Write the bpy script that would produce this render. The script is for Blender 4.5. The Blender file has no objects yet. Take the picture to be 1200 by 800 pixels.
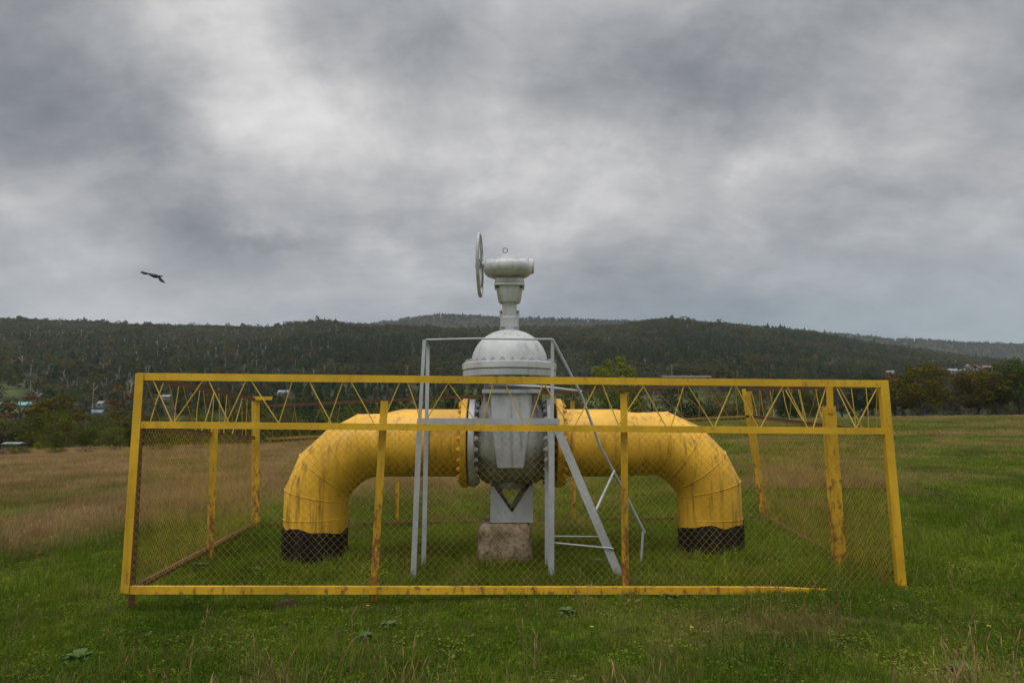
import bpy, bmesh, math, random
import numpy as np
from mathutils import Vector, Matrix

random.seed(7)
RNG = np.random.default_rng(11)
R = math.radians
sc = bpy.context.scene
COL = sc.collection

# ------------------------------------------------------------------ camera
FPX = 780.0                 # focal length in pixels of the 1200 px wide photo
PITCH = math.atan(87 / FPX)
CAM_Z = 1.65
cam = bpy.data.cameras.new('camera')
cam.sensor_width = 36
cam.lens = FPX / 1200 * 36
cam.clip_start = 0.05
cam.clip_end = 20000
camo = bpy.data.objects.new('camera', cam)
camo.location = (0, 0, CAM_Z)
camo.rotation_euler = (R(90) + PITCH, 0, 0)
COL.objects.link(camo)
sc.camera = camo

# ------------------------------------------------------------------ sky and light
SUN_EL, SUN_AZ = R(66), R(215)          # azimuth clockwise from +Y: behind and left of the camera
world = bpy.data.worlds.new('World')
sc.world = world
world.use_nodes = True


def build_world():
    nt = world.node_tree
    nt.nodes.clear()
    N, L = nt.nodes.new, nt.links.new

    def math_(op, a, b=None, c=None, clamp=False):
        n = N('ShaderNodeMath'); n.operation = op; n.use_clamp = clamp
        for i, v in enumerate((a, b, c)):
            if v is None: continue
            if isinstance(v, (int, float)): n.inputs[i].default_value = v
            else: L(v, n.inputs[i])
        return n.outputs[0]

    def vmath(op, a, b=None, scale=None):
        n = N('ShaderNodeVectorMath'); n.operation = op
        for i, v in enumerate((a, b)):
            if v is None: continue
            if isinstance(v, tuple): n.inputs[i].default_value = v
            else: L(v, n.inputs[i])
        if scale is not None: n.inputs['Scale'].default_value = scale
        return n.outputs['Value'] if op in ('DOT_PRODUCT', 'LENGTH', 'DISTANCE') else n.outputs[0]

    def noise(vec, scale, detail, rough, dist=0.0):
        n = N('ShaderNodeTexNoise'); n.inputs['Scale'].default_value = scale
        n.inputs['Detail'].default_value = detail; n.inputs['Roughness'].default_value = rough
        n.inputs['Distortion'].default_value = dist
        L(vec, n.inputs['Vector'])
        return n

    def sstep(v, lo, hi):
        n = N('ShaderNodeMapRange'); n.interpolation_type = 'SMOOTHSTEP'
        n.inputs['From Min'].default_value = lo; n.inputs['From Max'].default_value = hi
        L(v, n.inputs['Value'])
        return n.outputs[0]

    tc = N('ShaderNodeTexCoord')
    dirv = vmath('NORMALIZE', tc.outputs['Generated'])
    sep = N('ShaderNodeSeparateXYZ'); L(dirv, sep.inputs[0])
    zup = math_('MAXIMUM', sep.outputs[2], 0.0)
    den = math_('ADD', zup, 0.5)
    comb = N('ShaderNodeCombineXYZ')
    L(math_('DIVIDE', sep.outputs[0], den), comb.inputs[0])
    L(math_('DIVIDE', sep.outputs[1], den), comb.inputs[1])
    plane = comb.outputs[0]                       # the cloud deck seen in perspective
    warp = noise(plane, 2.0, 2, 0.55)
    wv = vmath('SUBTRACT', warp.outputs['Color'], (0.5, 0.5, 0.5))
    wv = vmath('SCALE', wv, scale=0.16)
    p2 = vmath('ADD', plane, wv)
    big = noise(vmath('ADD', p2, (3.1, 7.4, 0.0)), 1.5, 3, 0.50).outputs[0]
    mid = noise(vmath('ADD', p2, (9.0, 1.7, 2.0)), 3.6, 7, 0.62).outputs[0]
    streak = N('ShaderNodeMapping')
    streak.inputs['Rotation'].default_value = (0, 0, R(-38))
    streak.inputs['Scale'].default_value = (0.75, 1.7, 1)
    L(p2, streak.inputs[0])
    fine = noise(streak.outputs[0], 4.2, 6, 0.62).outputs[0]
    v = math_('MULTIPLY', big, 0.62)
    v = math_('MULTIPLY_ADD', mid, 0.44, v)
    v = math_('MULTIPLY_ADD', fine, 0.25, v)
    v = math_('SUBTRACT', v, 0.655)                # about -0.25..0.25
    v = math_('MULTIPLY', v, 1.7)

    # thin and thick places of the deck, as directions in the sky
    wd = vmath('SCALE', vmath('SUBTRACT', noise(dirv, 3.6, 5, 0.62).outputs['Color'], (0.5, 0.5, 0.5)), scale=0.26)
    dw = vmath('ADD', dirv, wd)
    sw = N('ShaderNodeSeparateXYZ'); L(dw, sw.inputs[0])
    cu, su = math.cos(PITCH), math.sin(PITCH)

    def blob(px, py, rx, ry, rot, amount, acc):
        xc, zc = (px - 600) / FPX, (400 - py) / FPX
        d = Vector((xc, cu - zc * su, su + zc * cu)).normalized()
        right = Vector((0, 0, 1)).cross(d).normalized() * -1
        up = right.cross(d).normalized()
        if up.z < 0: up = -up
        a = math.cos(R(rot)) * right + math.sin(R(rot)) * up
        b = -math.sin(R(rot)) * right + math.cos(R(rot)) * up
        mp = N('ShaderNodeMapping'); mp.vector_type = 'TEXTURE'
        mp.inputs['Location'].default_value = d
        mp.inputs['Rotation'].default_value = Matrix((a, b, a.cross(b))).transposed().to_euler()
        mp.inputs['Scale'].default_value = (rx / FPX, ry / FPX, 0.5)
        L(dw, mp.inputs[0])
        g = math_('POWER', 0.3679, vmath('DOT_PRODUCT', mp.outputs[0], mp.outputs[0]))
        return math_('MULTIPLY_ADD', g, amount, acc)
    for b in SKY_BLOBS:
        v = blob(*b, v)
    t = math_('ADD', v, 0.53, clamp=True)
    ramp = N('ShaderNodeValToRGB')
    cr = ramp.color_ramp
    cr.interpolation = 'B_SPLINE'
    cr.elements[0].position = 0.0; cr.elements[0].color = (0.13, 0.14, 0.158, 1)
    cr.elements[1].position = 1.0; cr.elements[1].color = (0.88, 0.865, 0.855, 1)
    for pos, c in ((0.28, (0.205, 0.219, 0.243)), (0.5, (0.355, 0.364, 0.382)), (0.72, (0.53, 0.522, 0.525))):
        e = cr.elements.new(pos); e.color = (*c, 1)
    L(t, ramp.inputs[0])
    # towards the horizon the deck thickens to an even blue grey; the zenith of an overcast sky is brighter
    hz = sstep(sep.outputs[2], 0.06, 0.30)
    hcol = N('ShaderNodeMix'); hcol.data_type = 'RGBA'
    L(sstep(sep.outputs[0], -0.35, 0.6), hcol.inputs['Factor'])
    hcol.inputs['A'].default_value = (0.325, 0.365, 0.405, 1)
    hcol.inputs['B'].default_value = (0.215, 0.30, 0.355, 1)
    mixh = N('ShaderNodeMix'); mixh.data_type = 'RGBA'
    L(math_('MULTIPLY_ADD', hz, 0.62, 0.38), mixh.inputs['Factor'])
    L(hcol.outputs['Result'], mixh.inputs['A']); L(ramp.outputs[0], mixh.inputs['B'])
    gain = math_('MULTIPLY_ADD', sstep(sep.outputs[2], 0.50, 1.0), 3.2, 1.0)
    cloud = N('ShaderNodeVectorMath'); cloud.operation = 'SCALE'
    L(mixh.outputs['Result'], cloud.inputs[0]); L(gain, cloud.inputs['Scale'])

    sky = N('ShaderNodeTexSky'); sky.sky_type = 'NISHITA'; sky.sun_disc = False
    sky.sun_elevation = SUN_EL; sky.sun_rotation = SUN_AZ
    b1 = N('ShaderNodeBackground'); b1.inputs['Strength'].default_value = 0.06
    L(sky.outputs[0], b1.inputs[0])
    b2 = N('ShaderNodeBackground'); b2.inputs['Strength'].default_value = 1.0
    L(cloud.outputs[0], b2.inputs[0])
    mx = N('ShaderNodeMixShader'); mx.inputs[0].default_value = 0.95
    L(b1.outputs[0], mx.inputs[1]); L(b2.outputs[0], mx.inputs[2])
    out = N('ShaderNodeOutputWorld'); L(mx.outputs[0], out.inputs[0])


SKY_BLOBS = [  # px, py, rx, ry, rotation, amount
    (285, 125, 75, 85, 35, 0.28), (380, 190, 190, 75, -8, 0.13), (235, 5, 60, 30, 20, 0.16),
    (715, 188, 130, 38, 14, 0.11), (870, 205, 170, 60, 5, 0.09), (540, 215, 220, 75, 20, 0.10),
    (80, 145, 130, 105, 0, -0.24), (60, 50, 170, 80, 0, -0.12), (450, 40, 140, 60, -20, -0.14),
    (850, 105, 190, 75, 5, -0.26), (1050, 40, 180, 70, 20, -0.14), (310, 285, 90, 18, 0, -0.12),
    (120, 280, 200, 40, 0, -0.10), (1165, 262, 26, 15, 10, 0.13),
]
build_world()
world.cycles.sampling_method = 'MANUAL'
world.cycles.sample_map_resolution = 256

sun = bpy.data.lights.new('sun', 'SUN')
sun.energy = 1.5
sun.angle = R(40)
sun.color = (1.0, 0.97, 0.93)
suno = bpy.data.objects.new('sun', sun)
sdir = Vector((math.sin(SUN_AZ) * math.cos(SUN_EL), math.cos(SUN_AZ) * math.cos(SUN_EL), math.sin(SUN_EL)))
suno.rotation_euler = sdir.to_track_quat('Z', 'Y').to_euler()
suno.location = (-5, -5, 20)
COL.objects.link(suno)

vs = sc.view_settings
sc.display_settings.display_device = 'sRGB'
vs.view_transform = 'Standard'
vs.look = 'None'
vs.exposure = 0.12
vs.gamma = 1.0
vs.use_curve_mapping = False
sc.cycles.max_bounces = 6
sc.cycles.diffuse_bounces = 3
sc.cycles.glossy_bounces = 3
sc.cycles.volume_bounces = 1
sc.cycles.transparent_max_bounces = 12
sc.cycles.use_denoising = True
sc.cycles.denoiser = 'OPENIMAGEDENOISE'
sc.cycles.denoising_input_passes = 'RGB_ALBEDO_NORMAL'
sc.cycles.denoising_prefilter = 'ACCURATE'
sc.render.film_transparent = False


# ------------------------------------------------------------------ helpers
def P(u, v, Y):
    """world point at depth Y that the photo shows at pixel (u, v)"""
    zc = (400 - v) / FPX
    dx, dy, dz = (u - 600) / FPX, math.cos(PITCH) - zc * math.sin(PITCH), math.sin(PITCH) + zc * math.cos(PITCH)
    t = Y / dy
    return Vector((dx * t, Y, CAM_Z + dz * t))


def onplane(u, v, A, B, off=0.0):
    """point of the vertical plane through ground points A, B seen at pixel (u, v)"""
    zc = (400 - v) / FPX
    d = Vector(((u - 600) / FPX, math.cos(PITCH) - zc * math.sin(PITCH), math.sin(PITCH) + zc * math.cos(PITCH)))
    n = Vector((-(B[1] - A[1]), B[0] - A[0], 0)).normalized()
    t = (Vector((A[0], A[1], 0)).dot(n) + off) / d.dot(n)
    return Vector((0, 0, CAM_Z)) + d * t


def mesh_from(verts, faces, smooth=False):
    me = bpy.data.meshes.new('mesh')
    me.from_pydata([tuple(v) for v in verts], [], [tuple(f) for f in faces])
    me.validate()
    if smooth:
        me.polygons.foreach_set('use_smooth', [True] * len(me.polygons))
    me.update()
    return me


def mesh_np(verts, loops_per_face, faces, smooth=False):
    """fast mesh from numpy: faces is (n, k)"""
    me = bpy.data.meshes.new('mesh')
    nv, nf = len(verts), len(faces)
    me.vertices.add(nv)
    me.vertices.foreach_set('co', np.asarray(verts, dtype=np.float32).ravel())
    me.loops.add(nf * loops_per_face)
    me.loops.foreach_set('vertex_index', np.asarray(faces, dtype=np.int32).ravel())
    me.polygons.add(nf)
    me.polygons.foreach_set('loop_start', np.arange(0, nf * loops_per_face, loops_per_face, dtype=np.int32))
    me.polygons.foreach_set('loop_total', np.full(nf, loops_per_face, dtype=np.int32))
    if smooth:
        me.polygons.foreach_set('use_smooth', np.ones(nf, dtype=bool))
    me.update(calc_edges=True)
    me.validate()
    return me


def obj(name, me, mat=None, parent=None, loc=None):
    o = bpy.data.objects.new(name, me)
    if mat is not None:
        if not me.materials: me.materials.append(mat)
    COL.objects.link(o)
    if parent is not None: o.parent = parent
    if loc is not None: o.location = loc
    return o


def thing(name, label, cat, loc=(0, 0, 0), rz=0.0, group=None):
    o = bpy.data.objects.new(name, None)
    o.empty_display_size = 0.2
    COL.objects.link(o)
    o.location = loc
    o.rotation_euler = (0, 0, rz)
    return tag(o, label, cat, group)


def tag(o, label=None, cat=None, group=None, kind=None):
    if label: o['label'] = label
    if cat: o['category'] = cat
    if group: o['group'] = group
    if kind: o['kind'] = kind
    return o


class MB:
    """collects shapes into one mesh"""
    def __init__(self, base=(0, 0, 0)):
        self.v, self.f, self.sharp, self.base = [], [], [], Vector(base)

    def add(self, verts, faces):
        k = len(self.v)
        self.v += [Vector(v) - self.base for v in verts]
        self.f += [tuple(i + k for i in f) for f in faces]
        return k

    def prism(self, p0, p1, prof, ref, p_ref=None):
        """sweep a 2-D profile (side, ref) from p0 to p1"""
        p0, p1 = Vector(p0), Vector(p1)
        d = (p1 - p0).normalized()
        ref = Vector(ref)
        n = (ref - d * ref.dot(d)).normalized()
        s = d.cross(n)
        m = len(prof)
        area = sum(prof[i][0] * prof[(i + 1) % m][1] - prof[(i + 1) % m][0] * prof[i][1] for i in range(m))
        if area < 0: prof = prof[::-1]
        vs_ = [p0 + s * a + n * b for a, b in prof] + [p1 + s * a + n * b for a, b in prof]
        # ring order runs counter-clockwise about n x s; orient outwards
        fs = [(i, i + m, (i + 1) % m + m, (i + 1) % m) for i in range(m)]
        fs += [tuple(range(m)), tuple(range(2 * m - 1, m - 1, -1))]
        self.add(vs_, fs)

    def bar(self, p0, p1, w, h, ref=(0, -1, 0)):
        self.prism(p0, p1, [(-w / 2, -h / 2), (w / 2, -h / 2), (w / 2, h / 2), (-w / 2, h / 2)], ref)

    def angle(self, p0, p1, a, b, t, ref, flip=1):
        """angle iron: flange a across (facing ref), flange b going away from ref"""
        pr = [(-a / 2, 0), (a / 2, 0), (a / 2, -t), (-a / 2 + t, -t), (-a / 2 + t, -b), (-a / 2, -b)]
        self.prism(p0, p1, [(x * flip, y) for x, y in pr], ref)

    def tube(self, pts, r, n=8, cap=True):
        pts = [Vector(p) for p in pts]
        rs = r if isinstance(r, (list, tuple)) else [r] * len(pts)
        up = None
        rings = []
        for i, p in enumerate(pts):
            a = pts[max(i - 1, 0)]; b = pts[min(i + 1, len(pts) - 1)]
            d = (b - a).normalized()
            if up is None:
                up = d.orthogonal().normalized()
            up = (up - d * up.dot(d)).normalized()
            s = d.cross(up)
            rings.append([p + (up * math.cos(2 * math.pi * k / n) + s * math.sin(2 * math.pi * k / n)) * rs[i] for k in range(n)])
        vs_ = [q for r_ in rings for q in r_]
        fs = []
        for i in range(len(pts) - 1):
            for k in range(n):
                fs.append((i * n + k, i * n + (k + 1) % n, (i + 1) * n + (k + 1) % n, (i + 1) * n + k))
        if cap:
            fs.append(tuple(range(n - 1, -1, -1)))
            fs.append(tuple((len(pts) - 1) * n + k for k in range(n)))
        self.add(vs_, fs)

    def lathe(self, prof, origin=(0, 0, 0), axis='Z', n=40, cap=True):
        """prof: (radius, height) from bottom to top"""
        o = Vector(origin)
        vs_ = []
        for r, h in prof:
            for k in range(n):
                a = 2 * math.pi * k / n
                c, s = math.cos(a) * r, math.sin(a) * r
                vs_.append(o + (Vector((c, s, h)) if axis == 'Z' else Vector((h, c, s)) if axis == 'X' else Vector((s, h, c))))
        fs = []
        m = len(prof)
        for i in range(m - 1):
            for k in range(n):
                fs.append((i * n + k, i * n + (k + 1) % n, (i + 1) * n + (k + 1) % n, (i + 1) * n + k))
        if cap:
            fs.append(tuple(range(n - 1, -1, -1)))
            fs.append(tuple((m - 1) * n + k for k in range(n)))
        self.add(vs_, fs)

    def box(self, lo, hi):
        x0, y0, z0 = lo; x1, y1, z1 = hi
        vs_ = [(x0, y0, z0), (x1, y0, z0), (x1, y1, z0), (x0, y1, z0), (x0, y0, z1), (x1, y0, z1), (x1, y1, z1), (x0, y1, z1)]
        self.add(vs_, [(0, 3, 2, 1), (4, 5, 6, 7), (0, 1, 5, 4), (1, 2, 6, 5), (2, 3, 7, 6), (3, 0, 4, 7)])

    def build(self, name, mat, parent=None, smooth=False, bevel=0.0, loc=None, angle=35):
        me = mesh_from(self.v, self.f)
        if bevel > 0:
            bm = bmesh.new(); bm.from_mesh(me)
            es = [e for e in bm.edges if len(e.link_faces) == 2 and e.calc_face_angle(0) > R(50)]
            bmesh.ops.bevel(bm, geom=es, offset=bevel, segments=2, affect='EDGES', clamp_overlap=True)
            bm.to_mesh(me); bm.free()
        if smooth:
            me.polygons.foreach_set('use_smooth', [True] * len(me.polygons))
            me.set_sharp_from_angle(angle=R(angle))
        return obj(name, me, mat, parent, loc)


# ------------------------------------------------------------------ materials
MATS = {}


class NT:
    def __init__(self, name):
        self.m = bpy.data.materials.new(name)
        self.m.use_nodes = True
        self.nt = self.m.node_tree
        self.nt.nodes.clear()
        self.out = self.N('ShaderNodeOutputMaterial')

    def N(self, t): return self.nt.nodes.new(t)
    def L(self, a, b): self.nt.links.new(a, b)

    def coord(self, kind='Object', scale=(1, 1, 1)):
        tc = self.N('ShaderNodeTexCoord')
        if kind == 'World':
            src = self.N('ShaderNodeNewGeometry').outputs['Position']
        else:
            src = tc.outputs[kind]
        mp = self.N('ShaderNodeMapping'); mp.inputs['Scale'].default_value = scale
        self.L(src, mp.inputs[0])
        return mp.outputs[0]

    def noise(self, vec, scale, detail=4, rough=0.55, out=0, dist=0.0):
        n = self.N('ShaderNodeTexNoise')
        n.inputs['Scale'].default_value = scale; n.inputs['Detail'].default_value = detail
        n.inputs['Roughness'].default_value = rough; n.inputs['Distortion'].default_value = dist
        self.L(vec, n.inputs['Vector'])
        return n.outputs[out]

    def step(self, v, lo, hi):
        n = self.N('ShaderNodeMapRange'); n.interpolation_type = 'SMOOTHSTEP'
        n.inputs['From Min'].default_value = lo; n.inputs['From Max'].default_value = hi
        self.L(v, n.inputs['Value'])
        return n.outputs[0]

    def math(self, op, a, b=None, clamp=False):
        n = self.N('ShaderNodeMath'); n.operation = op; n.use_clamp = clamp
        for i, v in enumerate((a, b)):
            if v is None: continue
            if isinstance(v, (int, float)): n.inputs[i].default_value = v
            else: self.L(v, n.inputs[i])
        return n.outputs[0]

    def mix(self, fac, a, b, mode='MIX'):
        n = self.N('ShaderNodeMix'); n.data_type = 'RGBA'; n.blend_type = mode
        for s, v in (('Factor', fac), ('A', a), ('B', b)):
            i = n.inputs[s] if s == 'Factor' else [q for q in n.inputs if q.name == s and q.type == 'RGBA'][0]
            if isinstance(v, (int, float)): i.default_value = v
            elif isinstance(v, tuple): i.default_value = (*v[:3], 1)
            else: self.L(v, i)
        return [q for q in n.outputs if q.type == 'RGBA'][0]

    def bsdf(self, col, rough=0.6, spec=0.4, metal=0.0, bump=None, bstr=0.3, bdist=0.01):
        b = self.N('ShaderNodeBsdfPrincipled')
        for k, v in (('Base Color', col), ('Roughness', rough), ('Specular IOR Level', spec), ('Metallic', metal)):
            if isinstance(v, (int, float)): b.inputs[k].default_value = v
            elif isinstance(v, tuple): b.inputs[k].default_value = (*v[:3], 1)
            else: self.L(v, b.inputs[k])
        if bump is not None:
            n = self.N('ShaderNodeBump'); n.inputs['Strength'].default_value = bstr; n.inputs['Distance'].default_value = bdist
            self.L(bump, n.inputs['Height']); self.L(n.outputs[0], b.inputs['Normal'])
        self.L(b.outputs[0], self.out.inputs['Surface'])
        return self.m


def paint(name, col, dark, rust_amount=0.5, streak=0.5, rough=0.5, rust_low=None, spec=0.35):
    """weathered brush paint: patchy fading, vertical dirt runs, rust spots"""
    t = NT(name)
    w = t.coord('World')
    big = t.noise(w, 2.2, 5, 0.6)
    col2 = tuple(min(1, c * 1.18) for c in col)
    c = t.mix(t.step(big, 0.3, 0.7), tuple(x * 0.86 for x in col), col2)
    sv = t.coord('World', (9, 9, 0.9))
    st = t.noise(sv, 1.6, 6, 0.65)
    pat = t.noise(w, 1.3, 3, 0.5)
    sm = t.math('MULTIPLY', t.step(st, 0.47, 0.70), t.step(pat, 0.33, 0.58))
    c = t.mix(t.math('MULTIPLY', sm, streak), c, dark)
    grime = t.noise(w, 9, 5, 0.65)
    c = t.mix(t.math('MULTIPLY', t.step(grime, 0.5, 0.85), 0.22), c, dark)
    rn = t.noise(w, 13, 8, 0.68)
    thr = t.step(rn, 0.70 - 0.10 * rust_amount, 0.84 - 0.10 * rust_amount)
    if rust_low is not None:
        sp = t.N('ShaderNodeSeparateXYZ'); t.L(w, sp.inputs[0])
        low = t.step(sp.outputs[2], rust_low[1], rust_low[0])
        rn2 = t.noise(t.coord('World', (1, 1, 0.5)), 17, 7, 0.7)
        lowm = t.step(t.math('ADD', rn2, t.math('MULTIPLY', low, 0.19)), 0.58, 0.74)
        thr = t.math('MAXIMUM', thr, lowm)
    rust = t.mix(t.noise(w, 40, 4, 0.6), (0.13, 0.05, 0.014), (0.30, 0.135, 0.035))
    c = t.mix(thr, c, rust)
    ro = t.math('ADD', t.math('MULTIPLY', thr, 0.3), rough)
    h = t.math('SUBTRACT', t.noise(w, 14, 3, 0.5), t.math('MULTIPLY', thr, 0.5))
    return t.bsdf(c, ro, spec, 0.0, h, 0.2, 0.004)


M = {}
M['yellow'] = paint('yellow pipe paint', (0.70, 0.385, 0.034), (0.11, 0.058, 0.014), 0.05, 0.8, 0.42, spec=0.35)
M['yellow_fence'] = paint('yellow fence paint', (0.62, 0.36, 0.022), (0.16, 0.085, 0.02), 0.55, 0.5, 0.5, rust_low=(0.0, 1.7))
M['yellow_rail'] = paint('yellow rail paint', (0.62, 0.36, 0.022), (0.16, 0.085, 0.02), 0.25, 0.3, 0.45, rust_low=(-0.3, 0.5))
M['rust_shade'] = paint('rusting and shaded brown steel', (0.115, 0.055, 0.022), (0.04, 0.022, 0.013), 0.6, 0.4, 0.75)  # rust on the rails; its dark brown also stands for shade at the corner
M['grey'] = paint('grey valve paint', (0.40, 0.41, 0.415), (0.13, 0.10, 0.07), 0.12, 0.6, 0.55)
M['grey_light'] = paint('pale grey bonnet paint', (0.48, 0.485, 0.49), (0.19, 0.155, 0.11), 0.08, 0.5, 0.52)
M['grey_steel'] = paint('grey platform paint', (0.40, 0.415, 0.43), (0.12, 0.10, 0.08), 0.12, 0.2, 0.45)


def simple(name, col, rough=0.7, var=0.3, scale=8.0, spec=0.3, coord='Object', bump=0.2):
    t = NT(name)
    w = t.coord(coord)
    n = t.noise(w, scale, 5, 0.6)
    c = t.mix(t.step(n, 0.25, 0.75), tuple(x * (1 - var) for x in col), tuple(min(1, x * (1 + var)) for x in col))
    return t.bsdf(c, rough, spec, 0, n, bump, 0.01)


def grimy_body():
    t = NT('grimy grey valve body')
    w = t.coord('World')
    c = t.mix(t.step(t.noise(w, 3, 5, 0.6), 0.3, 0.7), (0.25, 0.25, 0.23), (0.34, 0.34, 0.32))
    m = t.step(t.noise(t.coord('World', (3.5, 3.5, 1.6)), 2.6, 5, 0.6), 0.40, 0.68)
    c = t.mix(t.math('MULTIPLY', m, 0.85), c, (0.095, 0.083, 0.06))
    return t.bsdf(c, 0.62, 0.3, 0, t.noise(w, 14, 3), 0.2, 0.004)


M['body'] = grimy_body()
M['tar'] = simple('black tar coating', (0.010, 0.009, 0.008), 0.75, 0.5, 20, 0.15)
M['bolt_grey'] = simple('grey bolts', (0.38, 0.385, 0.39), 0.5, 0.25, 20)
M['bolt_dark'] = simple('dark bolts', (0.06, 0.05, 0.04), 0.6, 0.4, 20)
M['wire'] = simple('yellow painted wire', (0.53, 0.34, 0.075), 0.6, 0.4, 6, 0.15)
M['rod'] = paint('yellow rod paint', (0.58, 0.38, 0.05), (0.2, 0.12, 0.04), 0.3, 0.3, 0.5)
M['rod_rust'] = paint('rusting rods', (0.30, 0.18, 0.04), (0.08, 0.045, 0.02), 0.6, 0.4, 0.6)
M['crow'] = simple('black feathers', (0.012, 0.012, 0.014), 0.5, 0.3, 12)


def concrete():
    t = NT('rough concrete block')
    w = t.coord('Object')
    n = t.noise(w, 7, 8, 0.7)
    c = t.mix(t.step(n, 0.3, 0.7), (0.19, 0.14, 0.085), (0.42, 0.335, 0.23))
    c = t.mix(t.step(t.noise(w, 16, 7, 0.75), 0.5, 0.66), c, (0.08, 0.062, 0.042))
    return t.bsdf(c, 0.95, 0.15, 0, t.noise(w, 22, 8, 0.75), 0.9, 0.03)


M['concrete'] = concrete()


def attr(t, name, typ='INSTANCER', out='Fac'):
    a = t.N('ShaderNodeAttribute'); a.attribute_type = typ; a.attribute_name = name
    return a.outputs[out]


def grass_mat(name, g1, g2, dry1, dry2):
    """blade colour: green to straw by how dry the plant at that spot is"""
    t = NT(name)
    d = attr(t, 'dry'); r = attr(t, 'rnd')
    g = t.mix(r, g1, g2); s = t.mix(r, dry1, dry2)
    c = t.mix(t.math('ADD', d, 0.0, True), g, s)
    diff = t.N('ShaderNodeBsdfPrincipled'); t.L(c, diff.inputs['Base Color'])
    diff.inputs['Roughness'].default_value = 0.7; diff.inputs['Specular IOR Level'].default_value = 0.06
    tr = t.N('ShaderNodeBsdfTranslucent'); t.L(c, tr.inputs[0])
    mx = t.N('ShaderNodeMixShader'); mx.inputs[0].default_value = 0.3
    t.L(diff.outputs[0], mx.inputs[1]); t.L(tr.outputs[0], mx.inputs[2]); t.L(mx.outputs[0], t.out.inputs[0])
    return t.m


M['grass'] = grass_mat('grass blades', (0.048, 0.108, 0.006), (0.165, 0.225, 0.017), (0.27, 0.170, 0.075), (0.46, 0.315, 0.15))


def leaf_mat(name, c1, c2, c3=None, trans=0.25):
    t = NT(name)
    w = t.coord('World')
    n = t.noise(w, 0.9, 4, 0.7)
    c = t.mix(t.step(n, 0.3, 0.7), c1, c2)
    if c3:
        c = t.mix(t.step(t.noise(w, 3.1, 3, 0.7), 0.5, 0.7), c, c3)
    d = t.N('ShaderNodeBsdfDiffuse'); t.L(c, d.inputs[0])
    tr = t.N('ShaderNodeBsdfTranslucent'); t.L(c, tr.inputs[0])
    mx = t.N('ShaderNodeMixShader'); mx.inputs[0].default_value = trans
    t.L(d.outputs[0], mx.inputs[1]); t.L(tr.outputs[0], mx.inputs[2]); t.L(mx.outputs[0], t.out.inputs[0])
    return t.m


M['bark'] = simple('grey brown bark', (0.085, 0.07, 0.055), 0.9, 0.4, 6)
M['bark_pale'] = simple('pale bark', (0.33, 0.31, 0.28), 0.9, 0.3, 6)
M['leaf_olive'] = leaf_mat('olive leaves', (0.077, 0.084, 0.020), (0.119, 0.112, 0.025), (0.154, 0.105, 0.022))
M['leaf_gold'] = leaf_mat('golden autumn leaves', (0.095, 0.082, 0.012), (0.130, 0.100, 0.014), (0.065, 0.072, 0.014))
M['leaf_rust'] = leaf_mat('rusty autumn leaves', (0.140, 0.077, 0.031), (0.105, 0.070, 0.031), (0.182, 0.084, 0.028))
M['leaf_brown'] = leaf_mat('thin grey brown twigs', (0.084, 0.070, 0.050), (0.112, 0.087, 0.059), (0.077, 0.077, 0.035))
M['leaf_dark'] = leaf_mat('dark green leaves', (0.031, 0.050, 0.020), (0.049, 0.073, 0.025), (0.070, 0.077, 0.025))
M['leaf_green'] = leaf_mat('mid green leaves', (0.059, 0.092, 0.020), (0.092, 0.126, 0.025), (0.042, 0.070, 0.020))
M['leaf_lime'] = leaf_mat('yellow green leaves', (0.145, 0.168, 0.022), (0.199, 0.191, 0.027), (0.099, 0.137, 0.022))
M['weed'] = leaf_mat('pale weed leaves', (0.085, 0.14, 0.04), (0.15, 0.20, 0.085), (0.06, 0.11, 0.03))
M['flower'] = simple('yellow petals', (0.55, 0.38, 0.02), 0.6, 0.1)


def forest_mat():
    t = NT('far woodland crowns')
    tr_ = attr(t, 'rnd'); k = attr(t, 'kindcol', 'INSTANCER', 'Color')
    c = t.mix(1.0, k, t.mix(tr_, (0.88, 0.88, 0.88), (1.12, 1.12, 1.12)), 'MULTIPLY')
    d_ = t.N('ShaderNodeBsdfDiffuse'); t.L(c, d_.inputs[0])
    tl = t.N('ShaderNodeBsdfTranslucent'); t.L(c, tl.inputs[0])
    mx = t.N('ShaderNodeMixShader'); mx.inputs[0].default_value = 0.42
    t.L(d_.outputs[0], mx.inputs[1]); t.L(tl.outputs[0], mx.inputs[2]); t.L(mx.outputs[0], t.out.inputs[0])
    return t.m


M['forest'] = forest_mat()


# ------------------------------------------------------------------ terrain
def sstep(x, lo, hi):
    t = np.clip((x - lo) / (hi - lo), 0, 1)
    return t * t * (3 - 2 * t)


def vnoise(x, y, seed=0):
    """smooth value noise, vectorised"""
    xi, yi = np.floor(x).astype(np.int64), np.floor(y).astype(np.int64)
    xf, yf = x - xi, y - yi

    def h(a, b):
        n = (a * 374761393 + b * 668265263 + seed * 974711) & 0x7fffffff
        n = ((n ^ (n >> 13)) * 1274126177) & 0x7fffffff
        return ((n ^ (n >> 16)) & 0xffff) / 65535.0
    u, v = xf * xf * (3 - 2 * xf), yf * yf * (3 - 2 * yf)
    return (h(xi, yi) * (1 - u) + h(xi + 1, yi) * u) * (1 - v) + (h(xi, yi + 1) * (1 - u) + h(xi + 1, yi + 1) * u) * v


def fbm(x, y, seed=0, oct=4):
    s, a, tot = 0, 1.0, 0
    for i in range(oct):
        s = s + a * vnoise(x * 2 ** i + 17.3 * i, y * 2 ** i - 9.1 * i, seed + i)
        tot += a; a *= 0.5
    return s / tot


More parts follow.
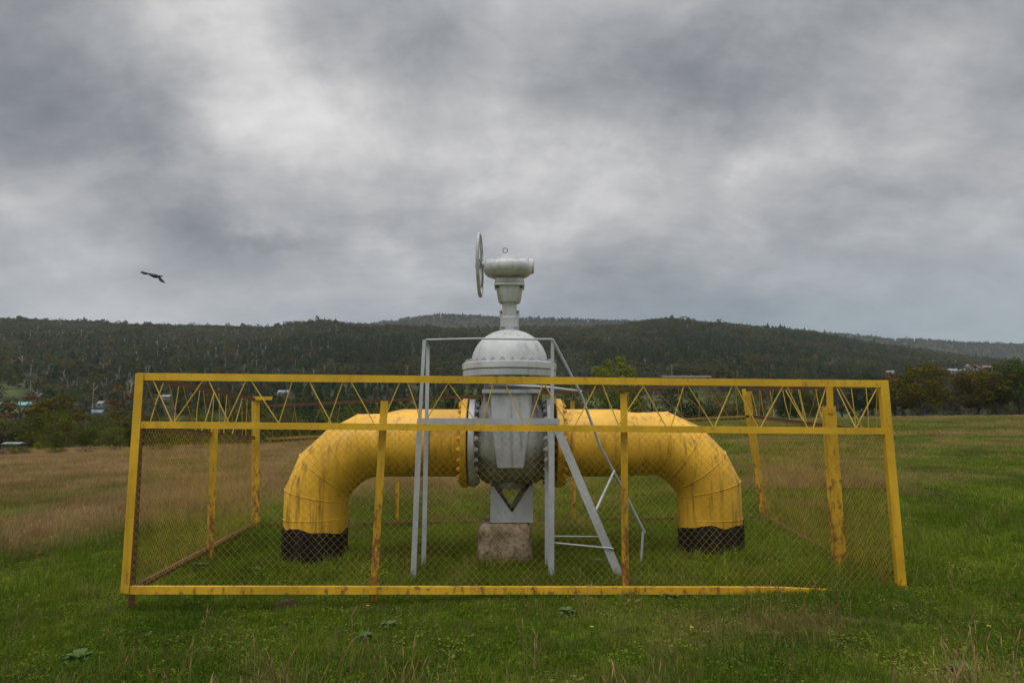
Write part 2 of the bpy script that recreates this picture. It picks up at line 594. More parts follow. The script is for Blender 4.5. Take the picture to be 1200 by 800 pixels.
CREST_U = [-400, 0, 300, 450, 600, 900, 1200, 1600]
CREST_Y = [34, 35, 38, 48, 62, 110, 135, 140]
A_U = [-400, -100, 0, 100, 200, 260, 315, 370, 410, 450, 520, 600, 680, 740, 790, 860, 950, 1000, 1100, 1200, 1500]
A_V = [366, 368, 371, 375, 379, 380, 382, 373, 376, 379, 382, 384, 383, 379, 374, 379, 390, 398, 414, 426, 440]
B_U = [-400, 300, 400, 440, 480, 520, 560, 600, 700, 800, 900, 950, 1050, 1100, 1200, 1500]
B_V = [410, 396, 386, 379, 373, 369, 370, 373, 376, 379, 386, 390, 399, 401, 406, 412]
YA, YB = 1250.0, 2700.0


def pix_u(x, y):
    return 600 + FPX * x / np.maximum(y, 1.0)


def field_z(x, y):
    s = 0.02 * x
    return np.where(s > 0, 1.9 * np.tanh(s / 1.9), 0.9 * np.tanh(s / 0.9))


def gz(x, y):
    x = np.asarray(x, float); y = np.asarray(y, float)
    u = np.clip(pix_u(x, y), -400, 1600)
    c = np.interp(u, CREST_U, CREST_Y)
    z = field_z(x, y)
    yy = np.maximum(y, 0)
    drop = np.interp(u, [0, 300, 600, 900, 1200], [4.0, 4.0, 3.5, 1.2, 0.6])
    z = z - drop * sstep(yy - c, 0, 70)
    a0 = np.interp(u, [0, 600, 1200], [190.0, 230.0, 300.0])
    za = CAM_Z + (487 - np.interp(u, A_U, A_V)) / FPX * YA - 8.0
    sa = np.clip((yy - a0) / (YA - a0), 0, 1)
    ha = (za + 3) * (0.72 * sa ** 1.25 + 0.28 * sstep(sa, 0, 1))
    ha = ha - (za + 3) * 0.55 * sstep(yy, YA, YA + 700)
    zb = CAM_Z + (487 - np.interp(u, B_U, B_V)) / FPX * YB - 10.0
    sb = np.clip((yy - 1500) / (YB - 1500), 0, 1)
    hb = (zb + 3) * sstep(sb, 0, 1.0)
    hb = hb * (1 - 0.8 * sstep(yy, YB, YB + 1800))
    hill = np.maximum(ha, hb)
    hill = hill + (fbm(x / 90, y / 90, 3) - 0.5) * 12 * sstep(yy, 350, 900)
    z = z + np.maximum(hill, 0)
    for fx in (-2.3, 2.33):
        z = z + 0.07 * np.exp(-(((x - fx) / 0.8) ** 2 + ((y - 7.5) / 0.7) ** 2))
    near = sstep(yy, 300, 100)
    z = z + ((fbm(x / 2.3 + 50, y / 2.3, 5, 3) - 0.5) * 0.10 + (fbm(x / 0.55 + 50, y / 0.55, 9, 2) - 0.5) * 0.03) * near * sstep(np.hypot(x, y), 1.0, 3.0)
    return z


def gzf(x, y): return float(gz(np.array([x]), np.array([y]))[0])


def dryness(x, y):
    u = pix_u(x, y)
    w = np.interp(u, [0, 220, 340, 450, 700, 850, 1200], [0.95, 0.9, 0.62, 0.48, 0.36, 0.14, 0.12])
    start = np.interp(u, [-100, 60, 160, 330, 600, 900], [6.8, 7.6, 9.0, 11.0, 11.5, 11.5])
    d = w * sstep(y, start, start * 1.45)
    far_green = sstep(u, 820, 900)
    n = fbm(x / 5 + 3, y / 9 + 8, 21, 4)
    n2 = fbm(x / 1.2 + 3, y / 1.6 + 8, 31, 3)
    d = d * (0.45 + 1.1 * sstep(n, 0.3, 0.62)) + 0.35 * sstep(n2, 0.55, 0.75) * sstep(y, 7, 12)
    d = d + far_green * 0.35 * sstep(y, 70, 110) + 0.45 * far_green * sstep(fbm(x / 7, y / 3.2, 77, 3), 0.52, 0.68) * sstep(y, 9, 14)
    d = d + 0.10 * sstep(n2, 0.5, 0.8) + 0.4 * np.exp(-((x - 2.3) / 1.5) ** 2 - ((y - 5.35) / 0.45) ** 2) * sstep(n2, 0.3, 0.6)
    d = d + 0.3 * sstep(y, 4.7, 4.0) * sstep(fbm(x / 0.7, y / 0.7, 15, 3), 0.42, 0.65)
    green_band = np.exp(-((y - 20) / 5.0) ** 2) * sstep(u, 430, 520) * 0.0
    return np.clip(d - green_band, 0, 1)


def build_ground():
    a = np.concatenate([np.linspace(-50, 50, 440), np.linspace(50, 310, 110)[1:-1]])
    a = np.radians(a)
    r = np.concatenate([[0.6, 1.2, 1.8, 2.4, 3.0], np.arange(3.2, 13, 0.16), np.geomspace(13, 140, 80), np.geomspace(140, 4300, 130)[1:]])
    A_, R_ = np.meshgrid(a, r)
    x = R_ * np.sin(A_); y = R_ * np.cos(A_)
    z = gz(x, y)
    verts = np.stack([x.ravel(), y.ravel(), z.ravel()], 1)
    verts = np.vstack([verts, [[0, 0, gzf(0.0, 0.01)]]])
    nr, na = x.shape
    i, j = np.meshgrid(np.arange(nr - 1), np.arange(na), indexing='ij')
    j2 = (j + 1) % na
    f = np.stack([i * na + j, (i + 1) * na + j, (i + 1) * na + j2, i * na + j2], -1).reshape(-1, 4)[:, ::-1]
    c = len(verts) - 1
    me = mesh_np(verts, 4, f, True)
    bm = bmesh.new(); bm.from_mesh(me); bm.verts.ensure_lookup_table()
    for k in range(na):
        bm.faces.new((bm.verts[c], bm.verts[(k + 1) % na], bm.verts[k])).smooth = True
    bmesh.ops.recalc_face_normals(bm, faces=bm.faces)
    bm.to_mesh(me); bm.free()
    dr = np.append(dryness(x, y).ravel(), 0)
    yy = np.append(y.ravel(), 0); xx = np.append(x.ravel(), 0)
    uu = pix_u(xx, yy)
    cr = np.interp(np.clip(uu, -400, 1600), CREST_U, CREST_Y)
    wood = sstep(yy - cr, 5, 40)
    mead = sstep(fbm(xx / 60, yy / 45, 41, 3), 0.52, 0.60) * sstep(yy, 520, 380) * (np.abs(xx) < 1e4)
    for nm, arr in (('dry', dr), ('wood', wood), ('meadow', mead)):
        at = me.attributes.new(nm, 'FLOAT', 'POINT')
        at.data.foreach_set('value', arr.astype(np.float32))
    t = NT('meadow ground')
    w = t.coord('World')
    n1 = t.noise(w, 0.55, 6, 0.65); n2 = t.noise(w, 9, 6, 0.7)
    nf = t.noise(t.coord('World', (1, 0.5, 1)), 2.6, 6, 0.72)
    g = t.mix(t.step(n2, 0.3, 0.7), (0.040, 0.066, 0.009), (0.095, 0.135, 0.016))
    g = t.mix(t.step(n1, 0.35, 0.65), g, (0.110, 0.155, 0.020))
    s = t.mix(t.step(nf, 0.3, 0.7), (0.13, 0.090, 0.040), (0.21, 0.145, 0.066))
    dry = attr(t, 'dry', 'GEOMETRY')
    dm = t.step(t.math('ADD', dry, t.math('MULTIPLY', t.math('SUBTRACT', nf, 0.5), 0.7)), 0.25, 0.75)
    c = t.mix(dm, g, s)
    fl = t.mix(t.step(t.noise(w, 0.06, 5, 0.6), 0.35, 0.65), (0.026, 0.030, 0.014), (0.045, 0.042, 0.022))
    md = t.mix(t.step(t.noise(w, 0.12, 4, 0.6), 0.35, 0.65), (0.060, 0.082, 0.024), (0.085, 0.092, 0.034))
    fl = t.mix(attr(t, 'meadow', 'GEOMETRY'), fl, md)
    c = t.mix(attr(t, 'wood', 'GEOMETRY'), c, fl)
    t.bsdf(c, 0.95, 0.02, 0, n2, 0.6, 0.04)
    o = obj('ground', me, t.m)
    o['kind'] = 'structure'


build_ground()


# ------------------------------------------------------------------ valve and pipes
VY = 7.8                                    # depth of the pipe axis


def V(u, v, dy=0.0):
    p = P(u, v, VY)
    return Vector((p.x, VY + dy, p.z))


def zz(v): return V(600, v).z
def xx_(u): return (u - 600) / FPX * VY


PX = VY / FPX                                # metres per photo pixel on the pipe axis
ZC = zz(518.5)
nut_me = None


def nut_mesh(r, h):
    b = MB()
    b.lathe([(r, 0), (r, h * 0.55), (r * 0.55, h * 0.56), (r * 0.55, h * 0.95), (r * 0.42, h)], n=6)
    return mesh_from(b.v, b.f)


def ring_of(me, name, mat, parent, count, radius, centre, axis, phase=0.0, name_parent=None):
    for k in range(count):
        a = 2 * math.pi * (k + phase) / count
        o = obj(name, me, mat, parent)
        c, s = math.cos(a) * radius, math.sin(a) * radius
        if axis in ('X', '-X'):
            o.location = Vector(centre) + Vector((0, c, s))
            o.rotation_euler = (random.uniform(0, 1), R(90) if axis == 'X' else R(-90), 0)
        else:
            o.location = Vector(centre) + Vector((c, s, 0))
            o.rotation_euler = (0 if axis == 'Z' else math.pi, 0, random.uniform(0, 1))


def mitred(path, radii, n=56):
    """pipe along a polyline in the XZ plane, mitred at every corner"""
    rings, vs_ = [], []
    for i, p in enumerate(path):
        d0 = (path[i] - path[i - 1]).normalized() if i else None
        d1 = (path[i + 1] - path[i]).normalized() if i < len(path) - 1 else None
        if d0 is None: nrm, sc_ = d1, 1.0
        elif d1 is None: nrm, sc_ = d0, 1.0
        else:
            nrm = (d0 + d1).normalized(); sc_ = 1.0 / max(0.5, nrm.dot(d0))
        m = Vector((-nrm.z, 0, nrm.x))
        rr = radii[i]
        ring = []
        for k in range(n):
            a = 2 * math.pi * k / n
            ring.append(p + Vector((0, 1, 0)) * math.cos(a) * rr + m * math.sin(a) * rr * sc_)
        rings.append(ring)
    vs_ = [q for r_ in rings for q in r_]
    fs = []
    for i in range(len(path) - 1):
        for k in range(n):
            fs.append((i * n + k, (i + 1) * n + k, (i + 1) * n + (k + 1) % n, i * n + (k + 1) % n))
    fs.append(tuple(range(n)))
    fs.append(tuple((len(path) - 1) * n + k for k in range(n - 1, -1, -1)))
    return vs_, fs, rings


def make_pipe(side, label, pix, radii, foot, seams, tar_v, flange_u):
    """pix: centre line pixels from the flange outwards; foot: x pixel of the leg"""
    root = thing('gas_pipe', label, 'pipe', (xx_(foot), VY, gzf(xx_(foot), VY)), 0, 'yellow pipes either side of the valve')
    base = root.location
    path = [V(u, v) for u, v in pix]
    path.append(Vector((path[-1].x, VY, base.z - 0.3)))
    radii = radii + [radii[-1]]
    vs_, fs, rings = mitred(path, radii)
    me = mesh_from([q - base for q in vs_], fs)
    bm = bmesh.new(); bm.from_mesh(me)
    bmesh.ops.recalc_face_normals(bm, faces=bm.faces)
    bm.to_mesh(me); bm.free()
    me.polygons.foreach_set('use_smooth', [True] * len(me.polygons))
    me.set_sharp_from_angle(angle=R(40))
    pipe = obj('pipe_wall', me, M['yellow'], root)
    for i in seams:                                      # weld beads at the mitre joints
        b = MB(base)
        c = path[i]
        rg = [c + (q - c) * 1.004 for q in rings[i]]
        b.tube(rg + [rg[0]], 0.0045, 5, cap=False)
        b.build('weld_seam', M['yellow'], pipe, True)
    # straight ring weld on the leg
    zr = zz(606)
    b = MB(base)
    c = Vector((path[-1].x, VY, zr))
    pts = [c + Vector((math.cos(a), math.sin(a), 0)) * (radii[-1] + 0.001) + Vector((0, 0, 0.01 * math.cos(a + 1)))
           for a in np.linspace(0, 2 * math.pi, 41)]
    b.tube(pts, 0.0045, 5, cap=False)
    b.build('weld_seam', M['yellow'], pipe, True)
    # tar wrap with a ragged edge
    b = MB(base)
    n = 80
    top = []
    for k in range(n):
        a = 2 * math.pi * k / n
        rg = 0.014 * math.sin(3 * a + 1) + 0.012 * math.sin(7 * a + 2.0) + 0.03 * (vnoise(np.array([k * 0.42]), np.array([foot * 1.0]), 4)[0] - 0.5) + 0.028 * math.cos(a) * side
        top.append(zz(tar_v) + rg + 0.004 * random.uniform(-1, 1))
    vs_ = []
    for zl in (0, 1, 2):
        for k in range(n):
            a = 2 * math.pi * k / n
            rr = radii[-1] + (0.007 if zl < 2 else 0.001) + 0.003 * random.random()
            z = base.z - 0.3 if zl == 0 else top[k] - (0.008 if zl == 1 else 0)
            vs_.append((path[-1].x + rr * math.cos(a), VY + rr * math.sin(a), z))
    fs = [(l * n + k, l * n + (k + 1) % n, (l + 1) * n + (k + 1) % n, (l + 1) * n + k) for l in (0, 1) for k in range(n)]
    b.add(vs_, fs)
    b.build('tar_coating', M['tar'], root, True)
    # welding-neck flange with nuts
    b = MB(base)
    x0, x1 = xx_(flange_u[0]), xx_(flange_u[1])
    o = (0, VY, ZC)
    lo, hi = min(x0, x1), max(x0, x1)
    b.lathe([(0.37, lo), (0.500, lo), (0.508, lo + 0.008), (0.508, hi - 0.008), (0.500, hi), (0.37, hi)], o, 'X', 64)
    fl = b.build('flange', M['yellow'], root, True)
    nm = nut_mesh(0.030, 0.045)
    nm.materials.append(M['yellow'])
    xo = lo if side < 0 else hi
    ring_of(nm, 'nut', None, fl, 24, 0.452, Vector((xo, VY, ZC)) - base, '-X' if side < 0 else 'X', 0.5)
    return root


make_pipe(-1, 'yellow gas pipe bending down into the ground left of the valve', [(543, 518.5), (473, 518.5), (450, 521), (428, 521.5), (404, 534), (383, 553), (371.5, 579), (369.5, 630)],
          [0.385, 0.385, 0.36, 0.36, 0.36, 0.36, 0.358, 0.357], 369.5, (2, 3, 4, 5, 6), 617, (543, 549.6))
make_pipe(1, 'yellow gas pipe bending down into the ground right of the valve', [(657, 518.5), (722, 518.5), (742, 520), (775, 519), (799, 530), (819, 550), (830, 571), (833, 630)],
          [0.385, 0.385, 0.36, 0.36, 0.36, 0.36, 0.358, 0.357], 833, (2, 3, 4, 5, 6), 612, (650, 657))

VX = xx_(597)
VB = Vector((VX, VY, gzf(VX, VY)))
valve = thing('gate_valve', 'large grey gate valve with domed bonnet and handwheel between the yellow pipes', 'valve', VB)


def vb(): return MB(VB)


# barrel and oval chest
b = vb()
xl, xr = xx_(552) - VX, xx_(645.5) - VX
prof = [(0.37, xl + 0.05), (0.385, xl + 0.09), (0.425, xl + 0.13), (0.462, xl + 0.19), (0.478, xl + 0.28), (0.48, 0.0),
        (0.478, xr - 0.28), (0.462, xr - 0.19), (0.425, xr - 0.13), (0.385, xr - 0.09), (0.37, xr - 0.05)]
b.lathe(prof, (VX, VY, ZC), 'X', 56)
body = b.build('body', M['body'], valve, True, angle=50)
# neck: rounded rectangle loft from the barrel to the bonnet flange


def rrect(cx, cy, hx, hy, z, rad, n=6):
    out = []
    for qx, qy, a0 in ((1, 1, 0), (-1, 1, 90), (-1, -1, 180), (1, -1, 270)):
        for k in range(n + 1):
            a = R(a0 + 90 * k / n)
            out.append(Vector((cx + qx * (hx - rad) + rad * math.cos(a), cy + qy * (hy - rad) + rad * math.sin(a), z)))
    return out


def loft(b, rings, cap=True):
    n = len(rings[0])
    vs_ = [q for r_ in rings for q in r_]
    fs = [(i * n + k, i * n + (k + 1) % n, (i + 1) * n + (k + 1) % n, (i + 1) * n + k) for i in range(len(rings) - 1) for k in range(n)]
    if cap:
        fs += [tuple(range(n - 1, -1, -1)), tuple((len(rings) - 1) * n + k for k in range(n))]
    b.add(vs_, fs)


b = vb()
zs = [(zz(535), 0.36, 0.40, 0.2), (zz(500), 0.37, 0.42, 0.2), (zz(482), 0.36, 0.41, 0.2), (zz(472), 0.31, 0.38, 0.17), (zz(463), 0.29, 0.36, 0.15), (zz(445), 0.29, 0.36, 0.15), (zz(440), 0.34, 0.40, 0.18)]
loft(b, [rrect(VX, VY, hx, hy, z, rd) for z, hx, hy, rd in zs])
b.build('neck', M['body'], valve, True, angle=40)
# flat stiffener plates on the front
b = vb()
yf = VY - 0.475
vs_ = []
for (u0, u1, v, y0) in ((576, 622.5, 460, yf), (578.5, 619.5, 498, yf), (581, 616.5, 520, yf - 0.02), (584, 613, 545, yf - 0.01)):
    vs_ += [(xx_(u0), y0, zz(v)), (xx_(u1), y0, zz(v)), (xx_(u1), VY - 0.2, zz(v)), (xx_(u0), VY - 0.2, zz(v))]
fs = []
for i in range(3):
    for k in range(4):
        fs.append((i * 4 + k, (i + 1) * 4 + k, (i + 1) * 4 + (k + 1) % 4, i * 4 + (k + 1) % 4))
fs += [(0, 1, 2, 3), (15, 14, 13, 12)]
b.add(vs_, fs)
b.build('stiffener', M['grey'], valve, True, 0.012)
b = vb()
b.box((xx_(567), VY - 0.50, zz(462.5)), (xx_(632), VY + 0.42, zz(458)))
b.build('collar_plate', M['grey'], valve, True, 0.006)
b = vb()
b.box((xx_(574), VY - 0.40, zz(457.6)), (xx_(627), VY + 0.38, zz(444)))
b.build('neck_box', M['grey'], valve, True, 0.03)
b = vb()                                                     # drain boss under the body
b.lathe([(0.15, zz(571)), (0.175, zz(570)), (0.185, zz(562)), (0.16, zz(555))], (xx_(597), VY - 0.02, 0), 'Z', 24)
b.build('drain_boss', M['body'], valve, True)
# end flanges
nm = nut_mesh(0.031, 0.046)
nm.materials.append(M['bolt_grey'])
for u0, u1, sgn in ((551.6, 558.5, 1), (638.8, 646, -1)):
    b = vb()
    lo, hi = xx_(u0), xx_(u1)
    b.lathe([(0.35, lo), (0.495, lo), (0.503, lo + 0.008), (0.503, hi - 0.008), (0.495, hi), (0.35, hi)], (0, VY, ZC), 'X', 64)
    fl = b.build('end_flange', M['grey'], valve, True)
    ring_of(nm, 'nut', None, fl, 24, 0.452, Vector((hi if sgn > 0 else lo, VY, ZC)) - VB, 'X' if sgn > 0 else '-X', 0.5)
# bonnet flanges and dome
b = vb()
b.lathe([(0.36, zz(442.5)), (0.538, zz(442.5)), (0.545, zz(441.8)), (0.545, zz(435.5)), (0.538, zz(434.8)), (0.40, zz(434.8))], (VX, VY, 0), 'Z', 72)
fl1 = b.build('bonnet_flange', M['grey'], valve, True)
b = vb()
b.lathe([(0.42, zz(434.3)), (0.545, zz(434.3)), (0.552, zz(433.5)), (0.552, zz(427.1)), (0.545, zz(426.5)), (0.44, zz(426.1))], (VX, VY, 0), 'Z', 72)
fl2 = b.build('bonnet_flange', M['grey_light'], valve, True)
ring_of(nm, 'nut', None, fl2, 28, 0.497, Vector((VX, VY, zz(426.7))) - VB, 'Z', 0.3)
ring_of(nm, 'nut', None, fl1, 28, 0.497, Vector((VX, VY, zz(442.3))) - VB, '-Z', 0.3)
b = vb()
z0, z1 = zz(426.5), zz(386.5)
prof = []
for k in range(15):
    a = R(90) * k / 14
    prof.append((max(0.446 * math.cos(a) ** 0.94, 0.0) if k < 14 else 0.02, z0 + (z1 - z0) * math.sin(a)))
b.lathe(prof, (VX, VY, 0), 'Z', 72)
b.build('bonnet_dome', M['grey_light'], valve, True, angle=60)
# yoke column
YX = xx_(597.0)
b = vb()
b.lathe([(0.115, zz(389)), (0.115, zz(383)), (0.10, zz(382))], (YX, VY, 0), 'Z', 32)
b.build('stuffing_box', M['grey'], valve, True)
b = vb()
sect = [(zz(384), 0.108), (zz(373), 0.108), (zz(371.5), 0.088), (zz(355), 0.084), (zz(353), 0.098)]
loft(b, [rrect(YX, VY, h, h, z, 0.05) for z, h in sect])
b.build('yoke_column', M['grey_light'], valve, True, angle=40)
b = vb()
sect = [(zz(355), 0.118), (zz(352), 0.135), (zz(338), 0.158), (zz(337.5), 0.172)]
loft(b, [rrect(YX, VY, h, h, z, 0.07) for z, h in sect])
b.build('yoke_head', M['grey_light'], valve, True, angle=40)
for s in (-1, 1):                                           # dark stud pairs on the column
    for v in (366.5, 374):
        b = vb()
        b.lathe([(0.022, 0), (0.022, 0.03)], (YX + (0.085 if s > 0 else -0.115), VY - 0.03, zz(v)), 'X', 6)
        b.build('stud', M['bolt_dark'], valve)
    b = vb()
    b.box((YX + s * 0.105 - 0.012, VY - 0.05, zz(376)), (YX + s * 0.105 + 0.012, VY + 0.05, zz(364)))
    b.build('gland_lug', M['grey'], valve, True, 0.004)
for v0, v1, r in ((337.2, 333.6, 0.178), (333.2, 328.6, 0.172)):
    b = vb()
    loft(b, [rrect(YX, VY, r, r, zz(v0), 0.06), rrect(YX, VY, r, r, zz(v1), 0.06)])
    b.build('mounting_plate', M['grey_light'], valve, True, 0.005)
for sx in (-1, 1):
    for sy in (-1, 1):
        b = vb()
        b.lathe([(0.022, zz(339.6)), (0.022, zz(337.4))], (YX + sx * 0.135, VY + sy * 0.135, 0), 'Z', 6)
        b.build('nut', M['bolt_dark'], valve)
# bevel gearbox
b = vb()
prof = [(0.13, zz(330)), (0.145, zz(327.5)), (0.19, zz(325.2)), (0.25, zz(323)), (0.276, zz(320.5)), (0.288, zz(317.5)), (0.288, zz(313.5)), (0.276, zz(310.4)), (0.25, zz(308.8)), (0.19, zz(308.2))]
b.lathe(prof, (xx_(595), VY, 0), 'Z', 56)
gb = b.build('gearbox', M['grey_light'], valve, True, angle=45)
b = vb()
b.lathe([(0.20, zz(308.6)), (0.19, zz(307)), (0.13, zz(302.5)), (0.06, zz(298.2)), (0.02, zz(297))], (xx_(594), VY, 0), 'Z', 48)
b.build('cover', M['grey'], gb, True)
b = vb()
b.lathe([(0.06, xx_(567.5)), (0.085, xx_(569)), (0.09, xx_(575)), (0.095, xx_(615)), (0.092, xx_(619)), (0.092, xx_(625)), (0.08, xx_(626.5))], (0, VY + 0.10, zz(310)), 'X', 28)
b.build('worm_housing', M['grey_light'], gb, True)
b = vb()
for k in range(8):
    a = 2 * math.pi * k / 8
    b.lathe([(0.014, xx_(618.3)), (0.014, xx_(619.6))], (0, VY + 0.10 + 0.1 * math.cos(a), zz(310) + 0.1 * math.sin(a)), 'X', 6)
b.lathe([(0.115, xx_(616.6)), (0.118, xx_(617)), (0.118, xx_(619)), (0.115, xx_(619.4))], (0, VY + 0.10, zz(310)), 'X', 28)
b.build('end_cover', M['grey'], gb, True)
b = vb()
c = V(592, 293.3)
b.tube([c + Vector((0.028 * math.cos(a), 0, 0.028 * math.sin(a))) for a in np.linspace(0, 2 * math.pi, 21)], 0.007, 8, cap=False)
b.tube([V(592, 301), V(592, 295.8)], 0.012, 8)
b.build('eye_bolt', M['grey'], gb, True)
# handwheel, almost edge-on
HC = P(562.3, 310.8, VY + 0.10)
hw_root = vb()
wn = Vector((math.cos(R(1.6)), -math.sin(R(1.6)), 0.012)).normalized()
wa = Vector((0, 0, 1)) - wn * wn.z
wa.normalize()
wb = wn.cross(wa)
RW = 0.372
b = vb()
b.tube([HC + (wa * math.cos(a) + wb * math.sin(a)) * RW for a in np.linspace(0, 2 * math.pi, 61)], 0.021, 10, cap=False)
hw = b.build('handwheel', M['grey'], valve, True, angle=70)
for k in range(5):
    a = 2 * math.pi * k / 5 + 0.3
    d = wa * math.cos(a) + wb * math.sin(a)
    b = vb()
    b.tube([HC + wn * 0.02 + d * 0.04, HC + wn * 0.02 + d * 0.2, HC + d * (RW - 0.004)], [0.017, 0.014, 0.012], 8)
    b.build('spoke', M['grey'], hw, True)
b = vb()
b.tube([HC - wn * 0.055, HC - wn * 0.05, HC + wn * 0.05], [0.03, 0.045, 0.045], 20)
b.tube([HC + wn * 0.05, HC + wn * 0.14], [0.028, 0.03], 16)
b.build('hub', M['grey_light'], hw, True)

# ------------------------------------------------------------------ support and its block
sb_ = V(599.5, 607)
sb_.z = zz(608)
sup = thing('steel_support', 'grey steel support with V notch under the valve, standing on the concrete block', 'support', sb_)
b = MB(sb_)
yp = VY - 0.24
x0, x1, xm = xx_(576.5), xx_(623), xx_(600)
for y0, y1 in ((yp, yp + 0.016), (VY + 0.22, VY + 0.236)):
    vs_ = []
    for y in (y0, y1):
        vs_ += [(x0, y, zz(608)), (x1, y, zz(608)), (x1, y, zz(567)), (x1 - 0.035, y, zz(567)), (xm + 0.008, y, zz(596)), (xm - 0.008, y, zz(596)), (x0 + 0.03, y, zz(567)), (x0, y, zz(567))]
    n = 8
    fs = [(0, 1, 2, 3, 4), (0, 4, 5), (0, 5, 6, 7), (8 + 4, 8 + 3, 8 + 2, 8 + 1, 8), (8 + 5, 8 + 4, 8), (8 + 7, 8 + 6, 8 + 5, 8)]
    fs += [(k + 8, (k + 1) % n + 8, (k + 1) % n, k) for k in range(n)]
    b.add(vs_, [tuple(reversed(f)) if len(f) == 4 and f[0] >= 8 and False else f for f in fs])
    if y0 == yp:
        b.build('front_plate', M['grey_steel'], sup); b = MB(sb_)
b.build('rear_plate', M['grey_steel'], sup)
for s, xs in ((-1, x0), (1, x1)):
    b = MB(sb_)
    b.box((xs - 0.008 if s < 0 else xs - 0.004, VY - 0.222, zz(608)), (xs + 0.004 if s < 0 else xs + 0.008, VY + 0.218, zz(558)))
    b.build('side_plate', M['grey_steel'], sup)
for s, w_ in ((-1, 0.02), (1, 0.075)):                      # saddle arms under the barrel
    b = MB(sb_)
    b.bar(V(600 + 2 * s, 597, 0.1), V(600 + s * 20, 562, 0.1), w_, 0.16, (0, -1, 0))
    b.build('saddle_arm', M['body'], sup)


def make_block():
    bm = bmesh.new()
    bmesh.ops.create_cube(bm, size=1)
    bmesh.ops.subdivide_edges(bm, edges=bm.edges, cuts=9, use_grid_fill=True)
    h = zz(608.6) - VB.z + 0.15
    for v in bm.verts:
        c = v.co
        k = max(abs(c.x), abs(c.y)) / 0.5
        z01 = c.z + 0.5
        wd = 0.60 - 0.07 * z01 ** 2
        # rounded corners
        e = (abs(c.x) / 0.5) ** 6 + (abs(c.y) / 0.5) ** 6 + (abs(c.z) / 0.5) ** 8
        sh = 1 / max(1.0, e) ** 0.10
        p = Vector((c.x * wd * sh, c.y * 0.62 * sh, z01 * h - 0.15))
        n = (vnoise(np.array([p.x * 9 + 5]), np.array([p.z * 9 + p.y * 7]), 3)[0] - 0.5) * 0.09 + (vnoise(np.array([p.x * 23 + 5]), np.array([p.z * 23 + p.y * 19]), 8)[0] - 0.5) * 0.05
        if z01 < 0.97:
            p.x += math.copysign(n, c.x) * min(k, 1); p.y += math.copysign(n, c.y) * min(k, 1)
        else:
            p.z -= abs(n) * 0.3
        v.co = p
    me = bpy.data.meshes.new('block'); bm.to_mesh(me); bm.free()
    me.polygons.foreach_set('use_smooth', [True] * len(me.polygons))
    return obj('concrete_block', me, M['concrete'], None, (xx_(592), VY, VB.z))


tag(make_block(), 'rough crumbling concrete block under the valve support', 'concrete block')

# ------------------------------------------------------------------ service platform with steep stair
pb = P(570, 672, 7.05)
plat = thing('service_platform', 'grey steel service platform with handrail and steep stair beside the valve', 'platform', (pb.x, 7.1, gzf(pb.x, 7.1)))
PB = plat.location.copy()
YFp, YRp = 6.98, 7.40


def foot(u, Y, ):
    x = (u - 600) / FPX * Y
    return Vector((x, Y, gzf(x, Y) - 0.06))


def leg(name, p0, p1, a, ref=(0, -1, 0), flip=1, mat='grey_steel', t=0.006):
    b = MB(PB)
    b.angle(p0, p1, a, a, t, ref, flip)
    return b.build(name, M[mat], plat)


zd = P(570, 494, YFp).z
leg('leg', Vector((P(484.0, 668, YFp).x, YFp, PB.z - 0.08)), P(491.8, 492, YFp), 0.056)
leg('leg', Vector((P(496.3, 655, YRp).x, YRp, PB.z - 0.08)), P(500, 493, YRp), 0.050)
leg('leg', Vector((P(645.5, 676, YFp).x, YFp - 0.05, PB.z - 0.08)), P(646.5, 492, YFp), 0.060, flip=-1)
leg('leg', Vector((P(641.8, 655, YRp).x, YRp, PB.z - 0.08)), P(641.5, 493, YRp), 0.062, flip=-1)
# deck frame
fl_, fr_ = P(489, 493.5, YFp - 0.01), P(656, 493.5, YFp - 0.01)
b = MB(PB); b.angle(fl_, fr_, 0.062, 0.06, 0.007, (0, -1, 0)); b.build('deck_beam', M['grey_steel'], plat)
rl_, rr_ = P(495, 494, YRp + 0.01), P(648, 494, YRp + 0.01)
rl_.z = fl_.z; rr_.z = fr_.z
b = MB(PB); b.angle(rl_, rr_, 0.062, 0.05, 0.007, (0, -1, 0)); b.build('deck_beam', M['grey_steel'], plat)
for pa, pc in ((fl_, rl_), (fr_, rr_)):
    b = MB(PB); b.bar(pa + Vector((0, 0.075, 0.0)), pc + Vector((0, -0.012, 0.0)), 0.05, 0.008, (1, 0, 0)); b.build('deck_beam', M['grey_steel'], plat)
for k in range(6):
    f = (k + 0.5) / 6
    a_ = fl_.lerp(fr_, 0.04 + 0.92 * f); c_ = rl_.lerp(rr_, 0.04 + 0.92 * f)
    b = MB(PB); b.bar(a_ + Vector((0, 0.075, -0.012)), c_ + Vector((0, -0.014, -0.012)), 0.03, 0.012, (0, 0, 1)); b.build('deck_bar', M['grey_steel'], plat)
# handrail posts and rails
hl, hl2 = P(497.2, 398, YFp), P(501.5, 405.5, YRp)
hr = P(647.5, 397.5, YFp)
b = MB(PB); b.angle(P(492.0, 490, YFp - 0.0), hl, 0.036, 0.036, 0.005, (0, -1, 0)); b.build('rail_post', M['grey_steel'], plat)
b = MB(PB); b.angle(P(500, 490.5, YRp - 0.012), hl2, 0.040, 0.036, 0.005, (0, -1, 0)); b.build('rail_post', M['grey_steel'], plat)
b = MB(PB); b.angle(P(647, 490, YFp), hr, 0.036, 0.036, 0.005, (0, -1, 0), -1); b.build('rail_post', M['grey_steel'], plat)
b = MB(PB); b.tube([hl2, hl.lerp(hl2, 0.25) + Vector((0, 0, 0.0)), hl + Vector((0.02, 0, 0)), P(560, 396.6, YFp), hr], 0.011, 8); b.build('handrail', M['grey_steel'], plat, True)
